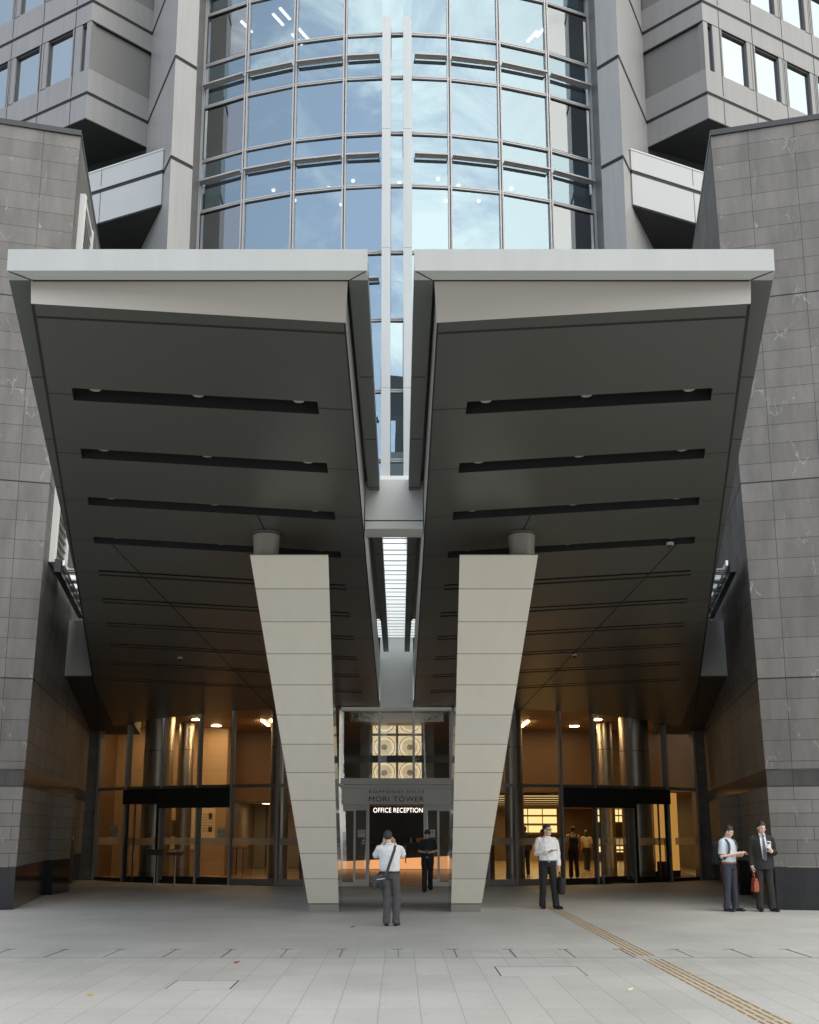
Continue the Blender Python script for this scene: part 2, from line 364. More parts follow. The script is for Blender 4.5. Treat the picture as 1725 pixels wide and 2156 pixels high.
# ------------------------------------------------------------------ mesh helpers
class MB:
    def __init__(s): s.v = []; s.f = []; s.m = []; s.mats = []; s.sm = []
    def mi(s, mat):
        if mat not in s.mats: s.mats.append(mat)
        return s.mats.index(mat)
    def face(s, pts, mat, smooth=False):
        b = len(s.v); s.v += [tuple(p) for p in pts]; s.f.append(list(range(b, b + len(pts)))); s.m.append(s.mi(mat)); s.sm.append(smooth)
    def hexa(s, p, mat):
        """p: 8 points, bottom ring 0-3 then top ring 4-7"""
        b = len(s.v); s.v += [tuple(q) for q in p]; k = s.mi(mat)
        for q in ((0, 3, 2, 1), (4, 5, 6, 7), (0, 1, 5, 4), (1, 2, 6, 5), (2, 3, 7, 6), (3, 0, 4, 7)):
            s.f.append([b + i for i in q]); s.m.append(k); s.sm.append(False)
    def box(s, x0, x1, y0, y1, z0, z1, mat):
        s.hexa([(x0, y0, z0), (x1, y0, z0), (x1, y1, z0), (x0, y1, z0), (x0, y0, z1), (x1, y0, z1), (x1, y1, z1), (x0, y1, z1)], mat)
    def prism(s, poly, z0, z1, mat, cap=True):
        n = len(poly); b = len(s.v); k = s.mi(mat)
        zf = (lambda z, p: z(p) if callable(z) else z)
        s.v += [(p[0], p[1], zf(z0, p)) for p in poly] + [(p[0], p[1], zf(z1, p)) for p in poly]
        for i in range(n):
            j = (i + 1) % n
            s.f.append([b + i, b + j, b + n + j, b + n + i]); s.m.append(k); s.sm.append(False)
        if cap:
            s.f.append([b + i for i in reversed(range(n))]); s.m.append(k); s.sm.append(False)
            s.f.append([b + n + i for i in range(n)]); s.m.append(k); s.sm.append(False)
    def beam(s, p0, p1, w, h, mat, up=(0, 0, 1)):
        """bar from p0 to p1, w across, h along up (centred)"""
        p0, p1 = Vector(p0), Vector(p1); d = (p1 - p0).normalized(); u = Vector(up)
        sd = d.cross(u).normalized(); u = sd.cross(d).normalized()
        r = []
        for p in (p0, p1):
            r += [p - sd * w / 2 - u * h / 2, p + sd * w / 2 - u * h / 2, p + sd * w / 2 + u * h / 2, p - sd * w / 2 + u * h / 2]
        s.hexa(r, mat)
    def tube(s, path, rad, mat, n=12, cap=True, smooth=True):
        path = [Vector(p) for p in path]
        rad = rad if isinstance(rad, (list, tuple)) else [rad] * len(path)
        k = s.mi(mat); rings = []
        up = Vector((0.31, 0.22, 0.93))
        for i, p in enumerate(path):
            d = (path[min(i + 1, len(path) - 1)] - path[max(i - 1, 0)]).normalized()
            a = d.cross(up)
            if a.length < 0.1: a = d.cross(Vector((1, 0, 0)))
            a.normalize(); c = d.cross(a).normalized()
            b = len(s.v)
            s.v += [tuple(p + (a * math.cos(2 * math.pi * t / n) + c * math.sin(2 * math.pi * t / n)) * rad[i]) for t in range(n)]
            rings.append(b)
        for i in range(len(rings) - 1):
            for t in range(n):
                s.f.append([rings[i] + t, rings[i] + (t + 1) % n, rings[i + 1] + (t + 1) % n, rings[i + 1] + t]); s.m.append(k); s.sm.append(smooth)
        if cap:
            s.f.append([rings[0] + t for t in reversed(range(n))]); s.m.append(k); s.sm.append(False)
            s.f.append([rings[-1] + t for t in range(n)]); s.m.append(k); s.sm.append(False)
    def ell(s, c, r, mat, n=14, m=9, rot=None):
        k = s.mi(mat); b = len(s.v); c = Vector(c)
        for i in range(m + 1):
            th = math.pi * i / m
            for t in range(n):
                q = Vector((r[0] * math.sin(th) * math.cos(2 * math.pi * t / n), r[1] * math.sin(th) * math.sin(2 * math.pi * t / n), r[2] * math.cos(th)))
                if rot is not None: q = rot @ q
                s.v.append(tuple(c + q))
        for i in range(m):
            for t in range(n):
                s.f.append([b + i * n + t, b + i * n + (t + 1) % n, b + (i + 1) * n + (t + 1) % n, b + (i + 1) * n + t]); s.m.append(k); s.sm.append(True)
    def loft(s, rings, mat, n=20, smooth=True, cap=True):
        """rings: (cx, cy, z, rx, ry)"""
        k = s.mi(mat); st = []
        for (cx, cy, z, rx, ry) in rings:
            st.append(len(s.v))
            s.v += [(cx + rx * math.cos(2 * math.pi * t / n), cy + ry * math.sin(2 * math.pi * t / n), z) for t in range(n)]
        for i in range(len(st) - 1):
            for t in range(n):
                s.f.append([st[i] + t, st[i] + (t + 1) % n, st[i + 1] + (t + 1) % n, st[i + 1] + t]); s.m.append(k); s.sm.append(smooth)
        if cap:
            s.f.append([st[0] + t for t in reversed(range(n))]); s.m.append(k); s.sm.append(False)
            s.f.append([st[-1] + t for t in range(n)]); s.m.append(k); s.sm.append(False)
    def mesh(s, name):
        me = bpy.data.meshes.new(name)
        me.from_pydata(s.v, [], s.f)
        for mt in s.mats: me.materials.append(mt)
        for p, k, q in zip(me.polygons, s.m, s.sm): p.material_index = k; p.use_smooth = q
        bm = bmesh.new(); bm.from_mesh(me)
        bmesh.ops.remove_doubles(bm, verts=bm.verts, dist=1e-5)
        bmesh.ops.dissolve_degenerate(bm, dist=1e-6, edges=bm.edges)
        bmesh.ops.recalc_face_normals(bm, faces=bm.faces)
        for e in bm.edges:
            if len(e.link_faces) != 2 or e.calc_face_angle(0) > 0.65: e.smooth = False
        uvl = bm.loops.layers.uv.new('uv')
        Z = Vector((0, 0, 1))
        for f in bm.faces:
            n = f.normal
            if abs(n.z) > 0.95: u, v = Vector((1, 0, 0)), Vector((0, 1, 0))
            else:
                u = Z.cross(n).normalized(); v = n.cross(u)
                if v.z < 0: v = -v
            o = (s.uo if hasattr(s, 'uo') else Vector((0, 0, 0)))
            for l in f.loops: l[uvl].uv = ((l.vert.co - o).dot(u), (l.vert.co - o).dot(v))
        bm.to_mesh(me); bm.free()
        return me
    def build(s, name, parent=None, loc=None, mesh=None):
        o = bpy.data.objects.new(name, mesh or s.mesh(name)); COL.objects.link(o)
        if parent is not None: o.parent = parent
        if loc is not None:
            if parent is None and mesh is None:
                # meshes are written in world coordinates: move the origin to loc
                o.data.transform(Matrix.Translation(-Vector(loc)))
            o.location = loc
        return o
USED = set()
def tag(o, label=None, cat=None, group=None, kind=None):
    if label:
        o['label'] = label
        if not kind:
            assert label not in USED, label
            USED.add(label)
    if cat: o['category'] = cat
    if cat and not kind: o['kind'] = 'thing'
    if group: o['group'] = group
    if kind: o['kind'] = kind
    return o
def thing(name, label, cat, loc=(0, 0, 0), group=None):
    o = bpy.data.objects.new(name, None); COL.objects.link(o)
    o.location = loc; o.empty_display_size = 0.2
    return tag(o, label, cat, group)
def part(mb, name, root):
    """mesh written in world coordinates, parented to a thing that only has a location"""
    o = mb.build(name)
    o.data.transform(Matrix.Translation(-root.matrix_world.translation if False else -Vector(root.location)))
    o.parent = root
    return o
def sub(mb, name, par, root):
    o = mb.build(name); o.data.transform(Matrix.Translation(-Vector(root.location))); o.parent = par
    return o
def copy_tree(o, parent=None):
    c = o.copy(); COL.objects.link(c); c.parent = parent
    for ch in list(o.children): copy_tree(ch, c)
    return c
def text_mesh(body, size, mat, depth, width=None, spacing=1.0, bold=0.0):
    cu = bpy.data.curves.new('letters', 'FONT'); cu.body = body; cu.size = size; cu.extrude = depth
    cu.align_x = 'CENTER'; cu.align_y = 'CENTER'; cu.space_character = spacing; cu.offset = bold
    o = bpy.data.objects.new('letters', cu); COL.objects.link(o)
    dg = bpy.context.evaluated_depsgraph_get(); dg.update()
    me = bpy.data.meshes.new_from_object(o.evaluated_get(dg))
    bpy.data.objects.remove(o); 
    me.transform(Matrix.Rotation(R(90), 4, 'X'))
    if width:
        xs = [v.co.x for v in me.vertices]; k = width / (max(xs) - min(xs)); c = (max(xs) + min(xs)) / 2
        me.transform(Matrix.Scale(k, 4, (1, 0, 0)) @ Matrix.Translation((-c, 0, 0)))
    me.materials.clear(); me.materials.append(mat)
    return me
# ================================================================== THE SETTING
g = MB(); g.face([(-600, -600, 0), (600, -600, 0), (600, 600, 0), (-600, 600, 0)], paving_m)
tag(g.build('plaza_paving'), kind='structure')
g = MB(); arc = [(15.2 * math.sin(R(a)), 47 - 15.2 * math.cos(R(a))) for a in range(-44, 45, 4)]
g.face([(x, y, 0.004) for x, y in arc] + [(13.5, 60, 0.004), (-13.5, 60, 0.004)], floor_l)
tag(g.build('lobby_floor'), kind='structure')

# drain channel and its slot covers
t = thing('drain_channel', 'long thin metal drain slot crossing the whole pale plaza from left to right', 'drain', (0, 14.46, 0))
b = MB(); b.box(-14, 14, 14.45, 14.485, 0.0, 0.006, plain('drain_metal', (0.30, 0.31, 0.34), 0.55, 0.2)); part(b, 'channel', t)
for k in range(-9, 10):
    x = 0.08 + k * 0.79
    b = MB(); w_ = .004 + .006 * ((k * 37) % 5) / 4; b.box(x - w_, x + w_, 14.52, 15.47, 0.001, 0.005, slot_m); b.box(x - 0.10, x + 0.06, 15.47, 15.480, 0.001, 0.005, slot_m)
    part(b, 'slot', t)
def cover(x0, x1, y0, y1, label):
    t = thing('access_cover', label, 'cover', ((x0 + x1) / 2, (y0 + y1) / 2, 0), 'access covers set in the paving')
    b = MB(); b.box(x0 + .01, x1 - .01, y0 + .01, y1 - .01, 0.0, 0.004, plain('cover_paving', (0.42, 0.42, 0.40), 0.62, var=0.05) if 'cover_paving' not in MATS else MATS['cover_paving']); part(b, 'lid', t)
    b = MB(); b.box(x0, x0 + .010, y0, y1, 0, .005, joint_m); b.box(x1 - .010, x1, y0, y1, 0, .005, joint_m); b.box(x0 + .010, x1 - .010, y1 - .010, y1, 0, .005, joint_m)
    part(b, 'frame', t)
cover(-2.42, -1.72, 11.72, 12.35, 'paved access cover at the left of the foreground with two black slot edges')
cover(1.28, 2.30, 12.75, 13.55, 'wide paved access cover at the right of the foreground near the brass guide strip')
def leaf(x, y, a, label, col):
    b = MB(); c, s_ = math.cos(a), math.sin(a); r = 0.05
    pts = [(-1, 0, .008), (-.3, .42, .02), (.5, .3, .012), (1, 0, .03), (.5, -.3, .015), (-.3, -.42, .006)]
    b.face([(x + r * (p[0] * c - p[1] * s_), y + r * (p[0] * s_ + p[1] * c), p[2]) for p in pts], MATS.get(col) or plain(col, {'red_leaf': (0.22, 0.05, 0.02), 'yellow_leaf': (0.45, 0.30, 0.08), 'pale_leaf': (0.6, 0.5, 0.35)}[col], 0.7))
    tag(b.build('fallen_leaf', loc=(x, y, 0)), label, 'leaf', 'fallen leaves on the plaza')
leaf(-1.99, 13.9, 0.5, 'dark red fallen leaf lying just in front of the drain slot', 'red_leaf')
leaf(-6.6, 17.9, 1.1, 'dark red fallen leaf near the left stone wall', 'red_leaf')
leaf(-2.05, 18.2, 2.1, 'yellow fallen leaf on the paving left of the photographing man', 'yellow_leaf')
leaf(-3.1, 11.3, 0.2, 'yellow fallen leaf beside the left access cover', 'yellow_leaf')
leaf(2.55, 11.6, 0.8, 'curled pale leaf on the paving left of the brass guide strip', 'pale_leaf')
leaf(5.0, 22.5, 0.3, 'yellow fallen leaf on the paving between the white shirted man and the two men', 'yellow_leaf')
leaf(-0.72, 18.8, 0.3, 'small dark leaf at the left of the photographing man\'s shoes', 'red_leaf')

# brass tactile guide strip: rows of four bars
t = thing('tactile_strip', 'brass tactile guide strip of four parallel bars running to the entrance', 'guide strip', (3.43, 18, 0))
y = 8.95
while y < 25.9:
    gap = 14.38 < y + 0.28 and y < 14.52
    if not gap:
        b = MB()
        for k in range(4):
            x = 3.312 + 0.078 * k
            b.hexa([(x - .0165, y, 0), (x + .0165, y, 0), (x + .0165, y + .275, 0), (x - .0165, y + .275, 0),
                    (x - .010, y + .012, .006), (x + .010, y + .012, .006), (x + .010, y + .263, .006), (x - .010, y + .263, .006)], brass)
        part(b, 'bar_row', t)
    y += 0.3
# pale warning studs in front of the struts
t = thing('tactile_stud_mat', 'faint pale stud rows on the paving in front of the slanted struts', 'stud mat', (1.6, 22.8, 0))
b = MB()
stud = plain('pale_stud', (0.42, 0.41, 0.37), 0.5, var=0.05)
for i in range(46):
    for j in range(4):
        b.tube([(-0.4 + i * .07, 22.7 + j * .07, 0), (-0.4 + i * .07, 22.7 + j * .07, .008)], [.016, .011], stud, n=6)
for i in range(5):
    for j in range(18):
        b.tube([(2.55 + i * .08, 23.0 + j * .1, 0), (2.55 + i * .08, 23.0 + j * .1, .008)], [.018, .012], stud, n=6)
part(b, 'studs', t)['kind'] = 'stuff'

# ================================================================== CANOPY WINGS
def Zs(y): return 5.32 + 0.1 * (32.7 - y)
def Zr(y): return 7.80 - 0.036 * (y - 10.4)
def ox_rim(y): return 4.275 + 0.242 * (y - 10.63)
def ox_hull(y): return 4.05 + 0.245 * (y - 10.83)
AX = Vector((0.2380, 0.9713)); EX = Vector((-0.9713, 0.2380))     # along the wing, and across it towards the middle (right wing)
def wing(s):
    side = 'left' if s < 0 else 'right'
    t = thing('canopy_wing', f'huge grey canopy wing with slotted underside on the {side} of the central gap', 'canopy', (s * 4, 20, 6.5), 'canopy wings')
    P = lambda x, y, z: (s * x, y, z)
    # fascia
    b = MB(); y0, y1 = 10.63, 10.825
    b.hexa([P(.262, y0, Zr(y0)), P(ox_rim(y0), y0, Zr(y0)), P(ox_rim(y1), y1, Zr(y1)), P(.262, y1, Zr(y1)),
            P(.262, y0 - .01, Zr(y0) + .255), P(ox_rim(y0), y0 - .01, Zr(y0) + .255), P(ox_rim(y1), y1, Zr(y1) + .255), P(.262, y1, Zr(y1) + .255)], panel_w)
    b.hexa([P(.29, y0 + .012, Zr(y0) - .004), P(ox_rim(y0) - .03, y0 + .012, Zr(y0) - .004), P(ox_rim(y0) - .26, y1 - .012, Zr(y1) - .004), P(.475, y1 - .012, Zr(y1) - .004),
            P(.29, y0 + .012, Zr(y0) + .05), P(ox_rim(y0) - .03, y0 + .012, Zr(y0) + .05), P(ox_rim(y0) - .26, y1 - .012, Zr(y1) + .05), P(.475, y1 - .012, Zr(y1) + .05)], panel)
    part(b, 'fascia', t)
    # side rims, with dark joints
    ye = 28.0
    b = MB()
    b.hexa([P(ox_rim(y1), y1, Zr(y1)), P(ox_rim(ye), ye, Zr(ye)), P(ox_rim(ye) - .33, ye, Zr(ye)), P(ox_rim(y1) - .30, y1, Zr(y1)),
            P(ox_rim(y1), y1, Zr(y0) + .24), P(ox_rim(ye), ye, Zr(ye) + .24), P(ox_rim(ye) - .33, ye, Zr(ye) + .24), P(ox_rim(y1) - .30, y1, Zr(y0) + .24)], panel_r)
    for yj in (13.2, 15.3, 17.4, 19.4, 21.4, 23.4, 25.4):
        b.hexa([P(ox_rim(yj) - .32, yj, Zr(yj) - .003), P(ox_rim(yj) + .003, yj, Zr(yj) - .003), P(ox_rim(yj) + .003, yj + .02, Zr(yj) - .003), P(ox_rim(yj) - .32, yj + .02, Zr(yj) - .003),
                P(ox_rim(yj) - .32, yj, Zr(yj) + .1), P(ox_rim(yj) + .003, yj, Zr(yj) + .2), P(ox_rim(yj) + .003, yj + .02, Zr(yj) + .2), P(ox_rim(yj) - .32, yj + .02, Zr(yj) + .1)], joint_m)
    part(b, 'outer_rim', t)
    b = MB(); yi = 31.6
    b.hexa([P(.262, y0 + .2, Zr(y0 + .2)), P(.478, y0 + .2, Zr(y0 + .2)), P(.40, yi, Zr(yi)), P(.245, yi, Zr(yi)),
            P(.262, y0 + .2, Zr(y0) + .245), P(.478, y0 + .2, Zr(y0) + .245), P(.40, yi, Zr(yi) + .245), P(.245, yi, Zr(yi) + .245)], panel_r)
    for yj in (13.2, 15.3, 17.4, 19.4, 21.4, 23.4, 25.4, 27.4):
        b.box(*sorted((s * .258, s * .44)), yj, yj + .02, Zr(yj) - .003, Zr(yj) + .2, joint_m)
    part(b, 'inner_rim', t)
    # roof sheet above
    b = MB()
    b.hexa([P(.45, y0 + .2, Zr(y0) + .17), P(ox_rim(y0) - .2, y0 + .2, Zr(y0) + .17), P(ox_rim(ye) - .2, ye, Zr(ye) + .17), P(.40, ye, Zr(ye) + .17),
            P(.45, y0 + .2, Zr(y0) + .21), P(ox_rim(y0) - .2, y0 + .2, Zr(y0) + .21), P(ox_rim(ye) - .2, ye, Zr(ye) + .21), P(.40, ye, Zr(ye) + .21)], dark_metal)
    part(b, 'roof_sheet', t)
    # front panel between the fascia and the soffit
    b = MB(); n_ = 16
    lp = lambda a, c, k: tuple(a[i] + (c[i] - a[i]) * k for i in range(3))
    t0, t1, b0, b1 = (ox_rim(10.83) - .24, 10.832, Zr(10.83) + .10), (.485, 10.835, Zr(10.83) + .10), (4.06, 10.84, Zs(10.84)), (.53, 11.22, Zs(11.22))
    for i in range(n_):
        ka, kb = i / n_, (i + 1) / n_
        b.face([P(*lp(t0, t1, ka)), P(*lp(t0, t1, kb)), P(*lp(b0, b1, kb)), P(*lp(b0, b1, ka))], riser_m, True)
    # dark shadow gaps: under the fascia's back edge and at the mitred corners
    b.box(*sorted((s * .48, s * 4.05)), 10.818, 10.834, Zr(10.83) - .010, Zr(10.83) + .03, joint_m)
    b.face([P(ox_rim(10.64) - .01, 10.64, Zr(10.64) - .006), P(ox_rim(10.64) - .035, 10.64, Zr(10.64) - .006), P(ox_rim(10.82) - .27, 10.82, Zr(10.82) - .006), P(ox_rim(10.82) - .245, 10.82, Zr(10.82) - .006)], joint_m)
    b.face([P(.27, 10.64, Zr(10.64) - .006), P(.295, 10.64, Zr(10.64) - .006), P(.485, 10.82, Zr(10.82) - .006), P(.46, 10.82, Zr(10.82) - .006)], joint_m)
    part(b, 'front_panel', t)
    # side panels of the hull
    b = MB(); n = 8
    for i in range(n):
        ya, yb = 11.22 + (32.4 - 11.22) * i / n, 11.22 + (32.4 - 11.22) * (i + 1) / n
        top = lambda y: min(Zr(y) + .15, Zs(y) + .5 + .05 * (y - 11))
        b.face([P(.53, ya, Zs(ya)), P(.53, yb, Zs(yb)), P(.515, yb, top(yb)), P(.515, ya, top(ya))], panel)
    ya, yb = 10.85, 33.9
    b.face([P(ox_hull(ya), ya, Zs(ya)), P(ox_hull(yb), yb, Zs(yb)), P(ox_hull(yb), yb, Zr(yb) + .1), P(ox_hull(ya), ya, Zr(ya) + .05)], panel_r)
    part(b, 'side_panel', t)
    # soffit with real slots; the rows fan out a little towards the tower
    b = MB(); d0_, d1_ = .325, .345
    T = lambda q, dz=0.0: P(q[0], q[1], Zs(q[1]) + dz)
    def row(i, off):
        a = Vector((4.17 + .398 * i, 12.71 + 1.735 * i + off * d0_)); c = Vector((1.0, 13.07 + 1.862 * i + off * d1_))
        a.x += .07 * off
        dr = (a - c).normalized()
        k = 0.0
        for _ in range(6): k += ox_hull((a + dr * k).y) - (a + dr * k).x     # out to the outer edge
        return a + dr * k, a, c, c - dr * ((c.x - .53) / dr.x)
    NR = 10
    for i in range(NR):
        o0, a0, c0, n0 = row(i, 0); o1, a1, c1, n1 = row(i, 1)
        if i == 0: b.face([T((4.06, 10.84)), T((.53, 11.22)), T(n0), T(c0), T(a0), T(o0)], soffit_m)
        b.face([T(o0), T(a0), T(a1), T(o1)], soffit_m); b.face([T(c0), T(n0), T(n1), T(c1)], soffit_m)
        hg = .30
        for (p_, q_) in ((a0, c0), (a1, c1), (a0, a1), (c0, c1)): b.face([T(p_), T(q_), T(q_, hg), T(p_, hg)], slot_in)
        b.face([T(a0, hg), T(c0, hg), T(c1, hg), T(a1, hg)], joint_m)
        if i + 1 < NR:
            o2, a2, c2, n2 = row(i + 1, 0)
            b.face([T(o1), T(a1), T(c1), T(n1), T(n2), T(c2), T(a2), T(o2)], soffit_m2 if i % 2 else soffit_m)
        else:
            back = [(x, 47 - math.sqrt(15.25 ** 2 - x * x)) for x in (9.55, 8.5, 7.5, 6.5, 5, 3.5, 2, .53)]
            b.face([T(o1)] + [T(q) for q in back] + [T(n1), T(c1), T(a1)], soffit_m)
        up = Vector((0, .008))
        for (p_, q_) in (((o0 + o1) / 2, (a0 + a1) / 2), ((c0 + c1) / 2, (n0 + n1) / 2)):
            b.face([T(p_ - up, -.003), T(q_ - up, -.003), T(q_ + up, -.003), T(p_ + up, -.003)], joint_m)
        if i >= 4:      # pale light rail visible in the deeper slots
            e0, f0 = a0.lerp(a1, .36), c0.lerp(c1, .36); e1, f1 = a0.lerp(a1, .80), c0.lerp(c1, .80)
            b.face([T(e0, .012), T(f0, .012), T(f1, .012), T(e1, .012)], soffit_m)
    # first joint behind the front edge
    b.face([P(4.09 - .02, 11.08, Zs(11.08) - .003), P(.54, 11.42, Zs(11.42) - .003), P(.54, 11.46, Zs(11.46) - .003), P(4.09, 11.12, Zs(11.12) - .003)], joint_m)
    # shadow lines along the outer and inner edges
    for i in range(10):
        ya, yb = 10.86 + (33.0 - 10.86) * i / 10, 10.86 + (33.0 - 10.86) * (i + 1) / 10
        b.face([P(ox_hull(ya) + .006, ya, Zs(ya) - .004), P(ox_hull(yb) + .006, yb, Zs(yb) - .004), P(ox_hull(yb) - .03, yb, Zs(yb) - .004), P(ox_hull(ya) - .03, ya, Zs(ya) - .004)], joint_m)
        ya, yb = 11.23 + (32.3 - 11.23) * i / 10, 11.23 + (32.3 - 11.23) * (i + 1) / 10
        b.face([P(.532, ya, Zs(ya) - .004), P(.532, yb, Zs(yb) - .004), P(.552, yb, Zs(yb) - .004), P(.552, ya, Zs(ya) - .004)], joint_m)
    # long slanting joint
    A_, B_ = Vector((5.11, 18.3)), Vector((3.86, 32.4))
    b.face([P(A_.x, A_.y, Zs(A_.y) - .004), P(A_.x + .03, A_.y, Zs(A_.y) - .004), P(B_.x + .03, B_.y, Zs(B_.y) - .004), P(B_.x, B_.y, Zs(B_.y) - .004)], joint_m)
    # short joint from the third slot to the strut bearing
    b.face([P(2.30, 16.85, Zs(16.85) - .004), P(2.33, 16.85, Zs(16.85) - .004), P(2.28, 17.6, Zs(17.6) - .004), P(2.25, 17.6, Zs(17.6) - .004)], joint_m)
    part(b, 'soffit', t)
    # downlights hanging in the first slots
    for i in range(4):
        o0, a0, c0, n0 = row(i, .30)
        for u in (.09, .505, .92):
            q = a0.lerp(c0, u)
            b = MB(); z = Zs(q.y)
            b.tube([P(q.x, q.y, z + .30), P(q.x, q.y, z + .07)], .08, slot_in, n=16)
            b.tube([P(q.x, q.y, z + .07), P(q.x, q.y, z + .050)], [.08, .072], panel_p, n=16)
            part(b, 'downlight', t)
    return t
WL = wing(-1); WR = wing(1)

def dome_camera(x, y, label):
    t = thing('security_camera', label, 'camera', (x, y, Zs(y)), 'security domes under the canopy')
    b = MB(); b.tube([(x, y, Zs(y) + .02), (x, y, Zs(y) - .035)], .065, panel, n=16); part(b, 'mount', t)
    b = MB(); b.ell((x, y, Zs(y) - .045), (.055, .055, .05), dark_metal); part(b, 'dome', t)
dome_camera(5.0, 18.25, 'small dome camera in the fourth slot of the right canopy wing')
dome_camera(-5.5, 26.2, 'small dome camera under the rear of the left canopy wing')
dome_camera(4.5, 25.9, 'small dome camera under the rear of the right canopy wing')

# tie beam across the gap
t = thing('tie_beam', 'deep grey box beam bridging the gap between the two canopy wings', 'beam', (0, 17.8, 7.2))
b = MB(); b.box(-.508, .508, 17.55, 18.10, 7.00, 7.74, panel); part(b, 'upper_casing', t)
b = MB(); b.box(-.508, .508, 17.55, 18.10, 6.84, 6.975, panel); b.box(-.50, .50, 17.58, 18.08, 6.975, 7.0, joint_m); part(b, 'lower_casing', t)
# panel closing the gap at the back
t = thing('gap_panel', 'pale smooth panel closing the back of the canopy gap above the sign', 'panel', (0, 32.2, 6.4))
b = MB(); b.box(-.512, .512, 32.0, 32.12, 5.36, 7.55, plain('bright_white_panel', (0.86, 0.88, 0.87), 0.45)); part(b, 'sheet', t)

# bulkheads between the canopy and the stone walls
for s in (-1, 1):
    side = 'left' if s < 0 else 'right'
    t = thing('bulkhead', f'pale bulkhead panel between the canopy rear and the {side} stone wall', 'panel', (s * 9, 28.2, 6.5), 'bulkhead panels')
    b = MB()
    P = lambda x, y, z: (s * x, y, z)
    xi, xo = ox_hull(28.1) - .02, 9.04
    b.hexa([P(xi, 28.05, Zs(28.05) + .0), P(xo, 28.05, Zs(28.05)), P(xo + .02, 28.2, Zs(28.05)), P(xi, 28.2, Zs(28.05)), P(xi - .45, 28.05, 7.3), P(xo - .06, 28.05, 7.3), P(xo - .05, 28.2, 7.3), P(xi - .45, 28.2, 7.3)], panel_w)
    part(b, 'sheet', t)
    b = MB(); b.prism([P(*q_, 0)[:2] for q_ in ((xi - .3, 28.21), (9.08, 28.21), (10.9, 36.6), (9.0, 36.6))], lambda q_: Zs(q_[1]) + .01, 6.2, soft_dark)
    part(b, 'ceiling', t)

# glass roof behind the canopy
t = thing('skylight', 'flat glass roof on white beams seen through the canopy gap', 'glass roof', (0, 26, 7.6))
k = 0; y = 20.0
while y < 32.6:
    xw = (7.85 + 0.19 * (y - 22.85) - .12) if y > 23.1 else ox_rim(y) - .5
    b = MB(); b.face([(-xw, y, 7.615), (xw, y, 7.615), (xw, y + .345, 7.615), (-xw, y + .345, 7.615)], frit_m); b.box(-xw, -.9, y + .05, y + .30, 7.62, 7.68, white_m); b.box(.9, xw, y + .05, y + .30, 7.62, 7.68, white_m); b.box(-xw, xw, y - .035, y, 7.608, 7.64, dark_metal); b.box(-xw, xw, y + .345, y + .38, 7.608, 7.64, dark_metal); part(b, 'roof_beam', t)
    if y < 31.5:
        b = MB(); b.face([(-xw, y + .38, 7.618), (xw, y + .38, 7.618), (xw, y + .885, 7.618), (-xw, y + .885, 7.618)], gl_roof); part(b, 'pane', t)
    y += .92; k += 1
for s in (-1, 1):
    b = MB(); P = lambda x, y, z: (s * x, y, z)
    b.beam(P(7.72, 23.1, 7.60), P(8.80, 28.5, 7.60), .14, .30, dark_metal); b.beam(P(7.58, 23.1, 7.66), P(8.66, 28.5, 7.66), .05, .12, white_m)
    part(b, 'edge_beam', t)

